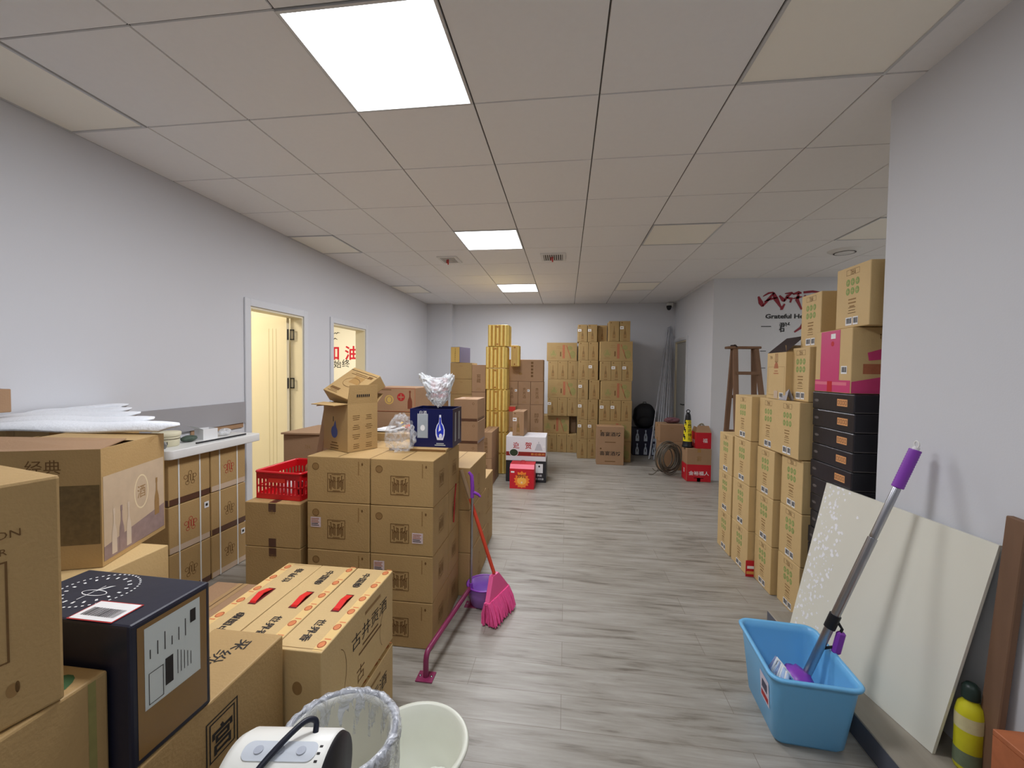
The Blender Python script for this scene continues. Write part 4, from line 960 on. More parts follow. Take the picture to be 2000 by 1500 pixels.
tag(m.build('red_label_card', None, (1.37, 3.228, .001), R(90)), 'small red card label at floor level between two green-print columns', 'label card')
# open carton with a faint red temple print
def open_temple():
    r_ = empty('open_cardboard_box', (1.60, 3.01, 1.330), 0, 'open tan carton with faint red gable print and black inside flap', 'carton')
    w, d, h, t = .40, .25, .31, .004; b = Box(w, d, h, body=False)
    for a in ((-w/2, w/2, -d/2, d/2, 0, t), (-w/2, w/2, -d/2, -d/2+t, t, h), (-w/2, w/2, d/2-t, d/2, t, h), (-w/2, -w/2+t, -d/2+t, d/2-t, t, h), (w/2-t, w/2, -d/2+t, d/2-t, t, h)): b.box(*a, CARDY)
    b.poly('L', [(-.03, .05), (.03, .05), (.02, .08), (0, .095), (-.02, .08)], INKFR); b.lines('L', 0, .035, .07, 2, .016, .006, INKFR); b.frame('L', -.11, .11, -.13, .06, .0015, INKF)
    b.icons('L', -.07, .125, .01, INK); b.rect('L', -.02, .02, .09, .15, TAPE); b.rect('L', -.02, .03, -.15, -.1, TAPEC, .0016); b.barcode('L', .05, .1, -.145, -.11); b.build('body', r_)
    DK = mat('dark_flap_inside', (48, 34, 32), .8)
    m = MB(); m.add([(-w/2, -d/2, h), (-w/2, d/2, h), (-w/2+.12, d/2+.0, h+.105), (-w/2+.12, -d/2+.02, h+.105)], [(0, 1, 2, 3)], DK); m.build('flap', r_)['label'] = 'dark inside of raised flap'
    m = MB(); m.add([(-w/2, -d/2, h), (w/2, -d/2, h), (w/2-.03, -d/2+.12, h+.05), (-w/2+.05, -d/2+.12, h+.05)], [(0, 1, 2, 3)], CARD); m.build('flap', r_)
open_temple()
m = MB(); m.add([(0, 0, 0), (.0, -.10, 0), (.01, -.11, .075), (.05, 0, 0), (.05, -.1, 0)], [(0, 1, 2), (0, 2, 4, 3)], mat('grey_paper_flap', (170, 166, 170), .5)); tag(m.build('paper_wedge', None, (1.396, 2.96, 1.329)), 'small grey folded paper wedge on the double-print carton', 'paper')

# black flat boxes
def k_flat(w, d, h):
    b = Box(w, d, h, BLACKB, .006); OR = mat('orange_label_print', (224, 160, 104), .5)
    b.rect('L', d*.13, d*.36, -h*.18, h*.20, OR)
    for k in range(4): b.frame('L', d*.145+.02*k*d/.37, d*.145+(.02*k+.014)*d/.37, -h*.10, h*.12, .002, INKK, .0012)
    b.disc('L', -d*.38, 0, .02, .008, mat('dim_silver_print', (96, 90, 88), .5)); b.rect('F', -w*.49, w*.49, -h*.46, -h*.42, mat('dim_silver_print', (96, 90, 88), .5))
    return b.build('b')
fl_h = (1.398-.101)/13
for r in range(13):
    dx = random.Random(r).uniform(-.006, .006); dy = random.Random(r+50).uniform(-.006, .006)
    put('flat', k_flat, 1.452+dx, 1.452+dx+.34, 2.312+dy, 2.672+dy, .101+fl_h*r+.0005, .101+fl_h*(r+1)-.0005, 'flat black box, %s of the black stack behind the white board' % ('lowest' if r == 0 else 'topmost' if r == 12 else '%s from the bottom' % ['', 'second', 'third', 'fourth', 'fifth', 'sixth', 'seventh', 'eighth', 'ninth', 'tenth', 'eleventh', 'twelfth'][r]), 'flat box', name='black_flat_box', jit=.4)
# pink-banded carton
def k_pink(w, d, h):
    b = Box(w, d, h, CARDY); PK = mat('pink_print', (206, 62, 118), .35, spec=.6); PR = mat('pink_print_pale', (226, 120, 140), .4)
    b.rect('L', -d*.34+.0, d*.20, -h*.30, h*.49, PK); b.rect('L', -d*.49, d*.49, -h*.49, -h*.30, PK, .0009); b.rect('L', -d*.49, d*.40, -h*.38, -h*.33, PR, .0012)
    b.rect('L', -d*.12, d*.02, -h*.49, -h*.32, REDB, .0016); b.rect('L', -d*.05, d*.08, h*.36, h*.44, WHITE, .0016); b.disc('L', 0, h*.28, .014, .014, REDB, .0014); b.barcode('L', d*.25, d*.40, -h*.2, -h*.08)
    b.poly('F', [(-w/2+.003, -h/2+.003), (w/2-.003, -h/2+.003), (w/2-.003, -h*.12), (-w/2+.003, -h*.32)], PK); b.poly('F', [(-w*.3, .04), (-w*.12, .06), (w*.1, .045), (w*.22, .055), (w*.2, .0), (0, .01), (-w*.28, 0)], PK)
    b.rect('F', -w*.35, -w*.12, -h*.2, -h*.05, INKFR); b.icons('F', -w*.1, h*.36, .012, INK); return b.build('b')
put('pink', k_pink, 1.452, 1.452+.36, 2.335, 2.665, 1.400, 1.742, 'tan carton with wide pink bands on top of the black stack', yaw=-2)

# ---------------------------------------------------------------- right foreground
mb = MB(); PLT = mat('grey_step_vinyl', (156, 148, 134), .5, var=.12, scale=8, stretch=(6, .6, 1)); PLS = mat('grey_blue_edge', (92, 94, 104), .5)
mb.box(1.205, 1.499, .9, 2.60, 0, .1, PLT, .003); mb.box(1.2035, 1.205, .9, 2.6, .002, .094, PLS)
tag(mb.build('floor_step'), 'low grey plank step along the right wall under the white board', 'step')
def quadboard():
    BN, BF_, TF, TN = Vector((1.363, 1.685, .102)), Vector((1.247, 2.445, .102)), Vector((1.428, 2.475, .905)), Vector((1.468, 1.600, .925))
    n = (BF_-BN).cross(TN-BN).normalized(); 
    if n.x > 0: n = -n
    t = .012; WB = mat('white_laminate', (226, 224, 210), .28, spec=.5, var=.03, scale=3)
    # dusty flecks of peeled paper along the far edge
    nt = WB.node_tree; m = MB(); N = 16
    def P(u, v, o=0): return BN.lerp(BF_, u).lerp(TN.lerp(TF, u), v)+n*o
    vs = [P(i/N, j/N) for j in range(N+1) for i in range(N+1)]+[P(i/N, j/N, -t) for j in range(N+1) for i in range(N+1)]
    K = N+1; fs = []
    for j in range(N):
        for i in range(N): a = j*K+i; fs += [(a, a+K, a+K+1, a+1), (a+K*K, a+K*K+1, a+K*K+K+1, a+K*K+K)]
    for i in range(N):
        fs += [(i, i+1, i+1+K*K, i+K*K), (N*K+i+1, N*K+i, N*K+i+K*K, N*K+i+1+K*K), (i*K+K, i*K, i*K+K*K, i*K+K+K*K), (i*K+N, i*K+K+N, i*K+K+N+K*K, i*K+N+K*K)]
    m.add(vs, fs, WB); FW = mat('peeled_white', (246, 246, 248), .7); rr = random.Random(2)
    for k in range(230):
        v = rr.random()**.8; u = 1-abs(rr.gauss(.10, .06))-.02*rr.random(); 
        if not 0 < u < .995 or v < .04: continue
        s = rr.uniform(.003, .016); pts = [P(min(.999, u+s*math.cos(a)*rr.uniform(.4, 1.2)), min(1, max(0, v+s*math.sin(a)*rr.uniform(.4, 1.2))), .0008) for a in [0, 1.2, 2.2, 3.3, 4.3, 5.3]]
        m.add(pts, [(5, 4, 3, 2, 1, 0)], FW)
    tag(m.build('white_board'), 'large white board with peeled flecks leaning against the right wall', 'board')
quadboard()
def rrect(w, d, r, n=6):
    p = []
    for cx, cy, a0 in ((w/2-r, d/2-r, 0), (-w/2+r, d/2-r, 90), (-w/2+r, -d/2+r, 180), (w/2-r, -d/2+r, 270)):
        for k in range(n+1): a = R(a0+90*k/n); p.append((cx+r*math.cos(a), cy+r*math.sin(a)))
    return p
def loft(m, rings, material, closed_bottom=True, M=None, flip=False):
    """rings: list of (w, d, r, z, ox, oy)"""
    vs = []; n = None
    for (w, d, r, z, ox, oy) in rings:
        p = rrect(w, d, r); n = len(p); vs += [(x+ox, y+oy, z) for x, y in p]
    fs = [(i*n+k, i*n+(k+1) % n, (i+1)*n+(k+1) % n, (i+1)*n+k) for i in range(len(rings)-1) for k in range(n)]
    m.add(vs, fs, material, M, True)
    if closed_bottom: m.add(vs[:n], [list(range(n))[::-1]], material, M); m.add(vs[-n:], [list(range(n))], material, M)
def tub():
    r_ = empty('plastic_tub', (1.000, 1.912, 0), R(-4), 'rectangular sky blue plastic tub with a mop in it', 'tub')
    BLU = mat('sky_blue_plastic', (112, 184, 232), .35, spec=.5, var=.04, scale=6)
    m = MB(); loft(m, [(.24, .29, .03, 0, 0, 0), (.262, .322, .035, .02, 0, 0), (.308, .395, .04, .27, 0, 0), (.312, .40, .042, .287, 0, 0), (.335, .425, .05, .290, 0, 0), (.340, .430, .05, .300, 0, 0), (.330, .420, .05, .306, 0, 0), (.306, .392, .04, .302, 0, 0), (.300, .386, .04, .27, 0, 0), (.254, .312, .03, .022, 0, 0), (.22, .28, .03, .012, 0, 0)], BLU, True)
    m.build('body', r_)
    b = MB(); A = Vector((-.1465, -.10, .235)); 
    LB = mat('tub_label', (214, 206, 222), .4); 
    def Q(y, z): return (-.131-(z-.02)/.25*.0235-.0012, y, z)
    b.add([Q(-.13, .12), Q(-.04, .12), Q(-.05, .235), Q(-.14, .235)][::-1], [(0, 1, 2, 3)], LB); 
    def Q2(y, z): return (Q(y, z)[0]-.0008, y, z)
    b.add([Q2(-.12, .13), Q2(-.05, .13), Q2(-.052, .155), Q2(-.122, .155)][::-1], [(0, 1, 2, 3)], INKR); b.add([Q2(-.115, .17), Q2(-.06, .17), Q2(-.07, .21), Q2(-.12, .21)][::-1], [(0, 1, 2, 3)], NAVYB)
    b.build('product_label', r_)
    b = MB(); b.lathe([(.001, .0), (.011, 0)], WHITE, 12, Matrix.Translation((-.06, -.190, .25)) @ Matrix.Rotation(R(82), 4, 'X')); b.build('hang_hole', r_)
tub()
def mop():
    B, Tp = Vector((1.075, 1.955, .17)), Vector((1.425, 1.893, 1.205)); dv = (Tp-B)
    r_ = empty('mop', tuple(B), 0, 'squeeze mop with purple grip standing in the blue tub', 'mop')
    L_ = dv.length; u = dv.normalized(); at = lambda t: tuple(u*L_*t)
    m = MB(); m.tube([at(.0), at(.62)], .0175, ALU, 14); m.tube([at(.60), at(.845)], .013, ALU, 14); m.build('handle', r_)
    m = MB(); m.tube([at(.62), at(.625), at(.64), at(.83), at(.835)], [.013, .0145, .0145, .0145, .013], ALU, 14); m.build('sleeve', r_)
    m = MB(); pts = []; rad = []
    for k in range(33): pts.append(at(.835+.155*k/32)); rad.append(.0205+.0015*(k % 2))
    m.tube(pts, rad, PURPLE, 14); m.build('grip', r_)
    m = MB(); c = u*L_*1.0; m.tube([tuple(c+Vector((0, math.sin(a)*.012, .012-math.cos(a)*.014))) for a in [2*PI*k/12 for k in range(13)]], .003, WHITEP, 6); m.tube([at(.985), at(1.0)], .012, WHITEP, 10); m.build('hanging_loop', r_)
    m = MB(); bm = bmesh.new(); bmesh.ops.create_icosphere(bm, subdivisions=3, radius=1)
    for v in bm.verts: k = 1+.08*math.sin(v.co.x*14)+.06*math.sin(v.co.y*17); v.co = Vector((v.co.x*.058*k, v.co.y*.075*k, v.co.z*.052*k))
    m.addbm(bm, PURPLE, Matrix.Translation((-.035, -.0, -.03)), True); m.build('squeeze_head', r_)
    m = MB(); rr = random.Random(6)
    for k in range(26):
        y = rr.uniform(-.06, .06); s = rr.uniform(-.01, .01); m.tube([(-.065, y*.6, -.02+s), (-.105, y, .03+s), (-.12, y*1.2, -.02), (-.105, y*1.3, -.12)], .007, [WHITEP, mat('grey_fibre', (150, 158, 190), .8), mat('blue_fibre', (176, 196, 224), .8)][k % 3], 6)
    m.build('mop_strips', r_)
    m = MB(); m.tube([at(.12), tuple(u*L_*.15+Vector((.035, -.02, 0))), tuple(u*L_*.23+Vector((.035, -.02, 0))), at(.27)], .006, BLACK, 8)
    m.box(-.018, .018, -.012, .012, -.05, .05, PURPLE, .008, Matrix.Translation(u*L_*.17+Vector((.045, -.022, 0))) @ Matrix.Rotation(R(12), 4, 'Y')); m.tube([at(.22), at(.28)], .022, BLACK, 12); m.build('clamp_lever', r_)
mop()
def bottle_yellow():
    r_ = empty('spray_bottle', (1.440, 1.640, .101), 0, 'yellow bottle with dark cap standing between the white board and the wooden post', 'bottle')
    YL = mat('bottle_yellow', (206, 200, 36), .4, var=.15, scale=18)
    m = MB(); m.lathe([(.001, .0), (.034, 0), (.038, .01), (.038, .205), (.032, .235), (.018, .25), (.018, .26)], YL, 24); m.build('body', r_)
    m = MB(); m.lathe([(.024, .257), (.024, .297), (.014, .31), (.001, .312)], mat('dark_green_cap', (34, 50, 44), .4), 20); m.build('cap', r_)
    for z0, z1, mm in ((.02, .075, mat('grey_green_label', (110, 122, 96), .5, var=.3, scale=40)), (.15, .20, mat('pale_label', (206, 196, 150), .5, var=.2, scale=40))):
        m = MB(); m.lathe([(.0388, z0), (.0388, z1)], mm, 24); m.build('label_band', r_)
bottle_yellow()
m = MB(); M_ = Matrix.Rotation(R(3), 4, 'X') @ Matrix.Rotation(R(1.2), 4, 'Y'); m.box(-.012, .012, -.032, .032, 0, .93, WOOD, .003, M_); tag(m.build('wooden_plank', None, (1.464, 1.605, .103)), 'narrow brown wooden plank leaning on the right wall', 'plank')
m = MB(); m.box(0, .13, -.16, .16, 0, .018, WOODO, .002); m.box(0, .13, -.16, .16, .262, .280, WOODO, .002); m.box(0, .018, -.158, .158, .019, .261, WOODO); m.box(.019, .128, .14, .158, .019, .261, WOODO); m.box(.019, .128, -.158, -.14, .019, .261, WOODO)
tag(m.build('wooden_crate', None, (1.36, 1.315, .102), R(0)), 'orange-brown wooden crate cut off at the bottom right corner', 'crate')

# ---------------------------------------------------------------- broom, dustpan, purple floor rail
def broom():
    r_ = empty('broom', (-.395, 2.475, 0), 0, 'broom with pink bristles and orange-red handle leaning on the cartons', 'broom')
    PK = mat('pink_bristle', (252, 92, 158), .6, var=.15, scale=60, bump=.4); PKP = mat('pink_plastic', (220, 84, 140), .4); OR = mat('orange_red_paint', (206, 68, 44), .4)
    a, b = Vector((-.03, .04, .24)), Vector((-.262, .105, .86)); m = MB(); m.tube([a, a.lerp(b, .72)], .0115, OR, 12); m.tube([a.lerp(b, .72), b], .0125, mat('worn_wood', (150, 124, 92), .7), 12); m.build('handle', r_)
    d_ = Vector((.12, .33, 0)).normalized(); n_ = Vector((d_.y, -d_.x, 0))
    m = MB(); L_ = .13
    top = [(-d_*.035+Vector((-.03, .04, .235))), (d_*.035+Vector((-.03, .04, .235)))]
    lo = [(-d_*L_+Vector((0, .0, .125))), (d_*L_+Vector((0, 0, .125)))]
    vs = [p+n_*s for p in (top[0], top[1], lo[1], lo[0]) for s in (-.014, .014)]
    m.add(vs, [(0, 2, 4, 6), (7, 5, 3, 1), (0, 1, 3, 2), (2, 3, 5, 4), (4, 5, 7, 6), (6, 7, 1, 0)], PKP); m.build('head_plate', r_)
    m = MB(); rr = random.Random(3)
    for k in range(420):
        t = rr.uniform(-1, 1); s = rr.uniform(-1, 1); p0 = d_*L_*t+n_*.016*s+Vector((0, 0, .135)); p1 = d_*L_*(t*1.05)+n_*(.045*s+.02)+Vector((rr.uniform(-.008, .008), rr.uniform(-.008, .008), rr.uniform(.004, .02)))
        m.tube([p0, (p0+p1)/2+n_*.008*s, p1], [.0045, .0055, .004], PK, 5)
    m.build('bristles', r_)
broom()
def dustpan():
    r_ = empty('dustpan', (-.505, 2.60, 0), 0, 'purple long-handled dustpan beside the pink broom', 'dustpan')
    LP = mat('lilac_plastic', (172, 128, 214), .35, var=.05)
    m = MB(); n = 28; out = []; 
    prof = [(.055, .002), (.085, .01), (.098, .07), (.105, .125), (.098, .125), (.09, .07), (.078, .016), (.05, .010)]
    m.lathe(prof, LP, n, cap=(True, True), sx=1.0, sy=1.05); m.build('pan', r_)
    m = MB(); m.lathe([(.105, .122), (.114, .128), (.105, .134), (.098, .126)], PURPLE, n, sx=1, sy=1.05); m.build('rim', r_)
    m = MB(); m.tube([(-.07, -.07, .13), (-.068, -.065, .76)], .0085, ALU, 10); m.tube([(-.07, -.07, .10), (-.07, -.07, .16)], .013, PURPLE, 10); m.build('handle', r_)
    m = MB(); m.tube([(-.068, -.065, .70), (-.066, -.065, .76), (-.072, -.068, .84), (-.09, -.07, .862)], [.012, .013, .012, .008], PURPLE, 10); m.tube([(-.062, -.065, .735), (-.03, -.06, .72), (-.015, -.06, .705)], [.010, .009, .006], PURPLE, 8); m.build('grip', r_)
dustpan()
def rail():
    r_ = empty('floor_rail', (-.655, 1.914, 0), 0, 'low purple-red painted steel rail bolted beside the seal carton stack', 'floor rail')
    PU = mat('plum_paint', (132, 42, 84), .35, spec=.6, var=.1, scale=10)
    m = MB(); m.tube([(0, 0, .006), (0, 0, .085), (.001, .005, .105), (.003, .016, .119), (.007, .035, .125), (.073, .61, .125), (.077, .629, .119), (.079, .640, .105), (.08, .645, .085), (.08, .645, .006)], .0135, PU, 14); m.build('bar', r_)
    for x, y in ((0, 0), (.08, .645)):
        m = MB(); m.box(x-.042, x+.042, y-.036, y+.036, 0, .006, PU, .001); m.build('foot_plate', r_)
        for s in (-1, 1):
            m = MB(); m.lathe([(.006, .006), (.006, .010), (.001, .011)], ALU, 8, Matrix.Translation((x+s*.028, y+s*.0, 0))); m.build('bolt', r_)
rail()

# ---------------------------------------------------------------- handle cartons
HANDLE = mat('red_carry_strap', (226, 44, 40), .4)
def k_handle(flipd):
    def f(w, d, h):
        b = Box(w, d, h, CARDY, .003)
        b.rect('T', w*.5-.036, w*.5-.003, -d*.49, d*.49, mat('cream_band', (226, 192, 128), .6), .0004)
        s = 1
        b.text('T', '中国酿', -.012, d*.31, .034, INKK, -90, sx=1.15, bold=.02); b.text('T', '世界香', -.012, -d*.31, .034, INKK, -90, sx=1.15, bold=.02)
        for v in (.45, .25, .07, -.09, -.26, -.43):
            b.disc('T', w*.5-.022, d*v, .011, .015, INKO, .0009); b.ring('T', w*.5-.022, d*v, .013, .017, .003, mat('deep_orange', (190, 96, 60), .6)); b.rect('T', w*.5-.028, w*.5-.006, d*v+.024, d*v+.03, INKO)
        b.rect('T', -w*.5+.004, w*.5-.004, -d*.5+.012, -d*.5+.014, INKF)
        b.text('R', '古井贡酒', .06, h*.16, .055, INKK, 0, sx=1.25); b.lines('R', .06, h*.02, .2, 2, .02, .008, INK); b.lines('R', .08, h*.38, .2, 1, .01, .012, INKF)
        b.text('R', '古', -.02, -h*.3, .06, INK); b.ring('R', -.17, .0, .05, .09, .002, INK, a0=-1, a1=1.3); b.ring('R', .2, -.05, .06, .08, .002, INK, a0=2, a1=4)
        b.disc('F', 0, h*.1, .017, .022, INKF)
        b.rect('T', -.016, .016, -.058, .058, mat('slot_dark', (96, 20, 20), .7), .0009)
        o = b.build('b')
        m = MB(); pts = [(0.0, -.054, h-.004), (.002, -.045, h+.006), (.004, 0, h+.015), (.002, .045, h+.006), (0, .054, h-.004)]; 
        for i in range(4):
            a, c = Vector(pts[i]), Vector(pts[i+1]); m.add([a+Vector((-.012, 0, 0)), a+Vector((.012, 0, 0)), c+Vector((.012, 0, 0)), c+Vector((-.012, 0, 0)), a+Vector((-.012, 0, -.003)), a+Vector((.012, 0, -.003)), c+Vector((.012, 0, -.003)), c+Vector((-.012, 0, -.003))], [(0, 1, 2, 3), (7, 6, 5, 4), (0, 3, 7, 4), (1, 5, 6, 2)], HANDLE)
        s_ = m.build('carry_handle', o); s_['label'] = 'red plastic carry handle'
        return o
    return f
GYN, GYF = 1.182, 1.722
for r, (z0, z1) in enumerate(((.001, .289), (.311, .614))):
    for k in range(3):
        x1 = -.742-.1665*k; x0 = x1-.163
        lb = 'red-handled carton in the upper layer, ' if r else 'handle carton in the hidden lower layer, '
        lb += ('nearest the aisle', 'middle one of the three', 'farthest from the aisle')[k]
        if r == 1 and k == 2: o = put('hand%d' % r, k_handle(0), x0, x1, GYN, GYF, z0, z1, 'handle carton with red grip turned the other way round, farthest from the aisle', 'carton', name='handle_carton', yaw=180)
        else: put('hand%d' % r, k_handle(0), x0, x1, GYN-.004*k, GYF, z0, z1, lb, 'carton', name='handle_carton', jit=.3)
put('smlow', k_plain(CARDB), -1.50, -1.245, 1.36, 1.62, .30, .56, 'small tan carton peeking out left of the handle cartons', jit=1)
put('smlowb', k_plain(CARDB), -1.51, -1.25, 1.35, 1.63, .001, .298, 'floor carton under the small tan one left of the handle cartons', jit=.5)

# F: carton under the navy one
def k_big(w, d, h):
    b = Box(w, d, h, CARD, .005)
    b.text('T', '采', w*.12, d*.36, .045, INKK, -90, bold=.01); b.text('T', '纷', w*.02, d*.24, .05, INKK, -90); b.text('T', '呈', -.02, d*.14, .05, INKK, -90)
    cu, cv = -.008, .165; b.frame('R', cu-.05, cu+.05, cv-.12, cv+.12, .004, INKK); 
    b.frame('R', cu-.040, cu+.040, cv+.01, cv+.11, .004, INKK); b.text('R', '宫', cu, cv+.055, .07, INKK, bold=.02); b.text('R', '酒', cu, cv-.055, .075, INKK, bold=.02)
    return b.build('b')
put('bigF', k_big, -1.098, -.863, .722, 1.172, .001, .668, 'tall tan carton with black seal print under the navy label box', yaw=0)
# E: navy carton with shipping label
def navy():
    w, d, h = .355, .187, .305
    b = Box(w, d, h, NAVY, .006)
    b.rect('R', -d/2+.014, d/2-.012, -h/2+.014, h/2-.012, mat('tape_over_board', (138, 104, 56), .25, spec=.6, var=.15, scale=6))
    for k in range(44):
        a = 2*PI*k/44; b.poly('T', [(-.045+(.082+q1)*math.cos(a+e1), .012+(.070+q1)*math.sin(a+e1)) for q1, e1 in ((0, -.03), (.004, -.03), (.004, .03), (0, .03))], WHITE)
    for k in range(18):
        a = 2*PI*k/18; b.poly('T', [(-.045+(.060+q1)*math.cos(a+e1), .012+(.050+q1)*math.sin(a+e1)) for q1, e1 in ((0, -.06), (.008, -.06), (.008, .02), (0, .02))], WHITE)
    b.ring('T', -.035, .0, .032, .012, .002, WHITE); b.poly('T', [(-.045, .005), (-.04, .005), (-.02, .035), (-.03, .03)], WHITE); b.rect('T', -.043, -.041, -.03, .03, WHITE)
    o = b.build('cardboard_box', None, (-.866-w/2+.004, .908-d/2, .669), R(-1.5)); o.name = 'navy_gift_carton'
    tag(o, 'navy blue carton with white ring print and shipping labels in the left foreground', 'carton')
    s = Box(w, d, h, body=False); s.poly('T', [(.02, -.092), (.13, -.09), (.128, -.022), (.018, -.024)], INKR, .0012); s.poly('T', [(.023, -.089), (.127, -.087), (.125, -.025), (.021, -.027)], WHITE, .0016)
    rr = random.Random(3); u = .033
    while u < .115: t = rr.choice((.001, .002, .003)); s.rect('T', u, u+t, -.076, -.048, INKK, .002); u += t+rr.choice((.0012, .002))
    s.lines('T', .074, -.036, .075, 1, .01, .005, INKK, 5); s.build('barcode_label', o)['label'] = 'white barcode label with red border'
    s = Box(w, d, h, body=False); s.rect('R', -d/2+.028, d/2-.030, -.045, h/2-.022, mat('label_paper', (206, 212, 208), .5), .0012)
    s.rect('R', .038, .052, .082, .112, INKK, .0018)
    for k in range(6): s.rect('R', -.055+.016*k, -.053+.016*k, .06, .06+.02+.01*(k % 3), INKK, .0018)
    s.rect('R', -.022, -.004, -.022, .038, INKK, .0018); s.frame('R', -.058, -.026, -.038, .03, .0015, INKK, .0018)
    for k in range(5): s.rect('R', .006+.008*k, .0075+.008*k, -.015, .04-.006*k, INKK, .0018)
    s.build('shipping_label', o)['label'] = 'large white shipping label'
navy()
# B under A, lowest left foreground
def k_greenspot(w, d, h):
    b = Box(w, d, h, CARD, .005); b.disc('T', w*.38, d*.34, .035, .05, mat('green_spot', (62, 96, 56), .7)); b.rect('T', -w*.49, w*.49, -.002, .002, SEAM); b.rect('R', d*.42, d*.45, -h*.49, h*.49, INKGF); return b.build('b')
put('Bg', k_greenspot, -1.369, -.911, .255, .713, .445, .885, 'tan carton with dark green spot under the huge left foreground carton', yaw=0)
put('Bg2', k_plain(CARD), -1.369, -.911, .255, .713, .001, .443, 'floor carton below the green-spotted one at the lower left', yaw=0)
def k_A(w, d, h):
    b = Box(w, d, h, CARD, .006)
    b.text('R', 'ION', .181, .122, .013, INK, 0, sx=1.1); b.text('R', 'R', .178, .094, .011, INK); b.frame('R', -.08, .182, -.095, .078, .003, INK)
    b.disc('R', .184, -.145, .008, .012, INKF); b.disc('R', .190, -.142, .003, .010, INK); return b.build('b')
aw, ad, ah = .50, .50, .415; ay = R(-13)
cxA = -.905-(aw/2*math.cos(ay)-ad/2*math.sin(ay)); cyA = .637-(aw/2*math.sin(ay)+ad/2*math.cos(ay))
put('A', k_A, cxA-aw/2, cxA+aw/2, cyA-ad/2, cyA+ad/2, .887, .887+ah, 'huge tan carton filling the left edge of the foreground', yaw=-13)
# D pair and C on it
put('D', k_text('品', CARDY, 'R', INKF, hh=.12), -2.03, -1.605, 1.02, 1.49, .387, .768, 'pale tan carton under the open printed carton at the left', yaw=1)
put('D2', k_plain(CARDY), -2.03, -1.605, 1.02, 1.49, .001, .385, 'floor carton two below the open printed carton at the left', yaw=1)
def cbox():
    w, d, h = .45, .38, .43; a = R(20); c = Vector((-1.655, 1.285)); cx = c.x-(w/2*math.cos(a)+d/2*math.sin(a)); cyy = c.y-(w/2*math.sin(a)-d/2*math.cos(a))
    r_ = empty('open_cardboard_box', (cx, cyy, .770), a, 'tan carton with faded bottle picture and torn flaps beneath the white foam sheets', 'carton')
    b = Box(w, d, h, body=False); t = .005
    for q_ in ((-w/2, w/2, -d/2, d/2, 0, t), (-w/2, w/2, -d/2, -d/2+t, t, h), (-w/2, w/2, d/2-t, d/2, t, h), (-w/2, -w/2+t, -d/2+t, d/2-t, t, h), (w/2-t, w/2, -d/2+t, d/2-t, t, h)): b.box(*q_, CARD)
    b.rect('F', .02, w*.49, -h*.30, h*.20, mat('dark_olive_print', (116, 94, 58), .7, var=.4, scale=60)); b.text('F', '经典', w*.12, h*.36, .05, INK)
    PVW = mat('pale_bottle_print', (206, 188, 166), .5); PV = mat('mauve_print', (146, 124, 118), .6, var=.3, scale=30); PVP = mat('pale_lilac_print', (196, 174, 146), .5, var=.12, scale=24)
    b.rect('R', -d*.48, d*.48, -h*.46, h*.26, PVP); b.poly('R', [(-d*.48, -h*.46), (d*.48, -h*.46), (d*.48, -h*.22), (-d*.48, -h*.34)], PV, .0010)
    for i, u in enumerate((-.13, -.09, -.05)): b.bottle('R', u, -h*.44, .17, PV if i % 2 else PVW, .16, .0014)
    b.ring('R', .03, .0, .045, .07, .006, mat('cream_print', (226, 208, 170), .5)); b.text('R', '酒', .03, .0, .05, INKF); b.bottle('R', .13, -h*.30, .16, INKF, .2, .0014)
    b.build('body', r_)
    m = MB(); m.add([(-w/2, -d/2, h), (w/2, -d/2, h), (w/2-.02, -d/2+.17, h+.012), (-w/2+.02, -d/2+.16, h+.03), (-w/2, -d/2, h-.004), (w/2, -d/2, h-.004), (w/2-.02, -d/2+.17, h+.008), (-w/2+.02, -d/2+.16, h+.026)], [(0, 1, 2, 3), (7, 6, 5, 4), (3, 2, 6, 7), (0, 3, 7, 4), (1, 5, 6, 2)], CARDB); m.build('flap', r_)
    m = MB(); m.add([(w/2, -d/2+.19, h), (w/2, d/2, h), (-w/2+.1, d/2-.01, h+.012), (-w/2+.1, -d/2+.2, h+.015)], [(0, 1, 2, 3)], CARD); m.build('flap', r_)
cbox()
# foam sheets
def foam():
    m = MB(); FM = mat('white_foam', (240, 243, 248), .8, var=.05, scale=80, bump=.3)
    r_ = empty('foam_sheets', (0, 0, 0), 0, 'pile of wavy white foam sheets lying over the left cartons', 'foam sheets')
    tips = (-1.70, -1.93, -2.15, -2.35, -2.52)
    for k in range(5):
        # each sheet ends in a rounded lobe, stepping back towards the wall
        N, M2 = 44, 8; vs = []; y0 = 1.50+.125*k; wd = .21
        for j in range(M2+1):
            v = j/M2; b = math.sin(PI*v)**.7
            for i in range(N+1):
                u = i/N; xt = tips[k]-.16*abs(v-.35)**1.5*2; x = -2.72+(xt+2.72)*u
                yy = y0+wd*v-(1-u)*.12+.10*u*u*(1-v)*(1 if k == 0 else .4)
                z = 1.226+.008*k+.030*b*(.5+.5*math.sin(u*PI*.5))+.005*math.sin(x*13+k*2)-.010*(u**6)
                vs.append((x, yy, z))
        K = N+1; n = len(vs); vs += [(a, b, c-.009) for a, b, c in vs]; fs = []
        for j in range(M2):
            for i in range(N): a = j*K+i; fs += [(a, a+1, a+K+1, a+K), (a+n, a+K+n, a+K+1+n, a+1+n)]
        for i in range(N): fs += [(i+1, i, i+n, i+1+n), (M2*K+i, M2*K+i+1, M2*K+i+1+n, M2*K+i+n)]
        for j in range(M2): a = j*K; fs += [(a, a+K, a+K+n, a+n), (a+N+K, a+N, a+N+n, a+N+K+n)]
        m2 = MB(); m2.add(vs, fs, FM, None, True); m2.build('foam_sheet', r_)
foam()
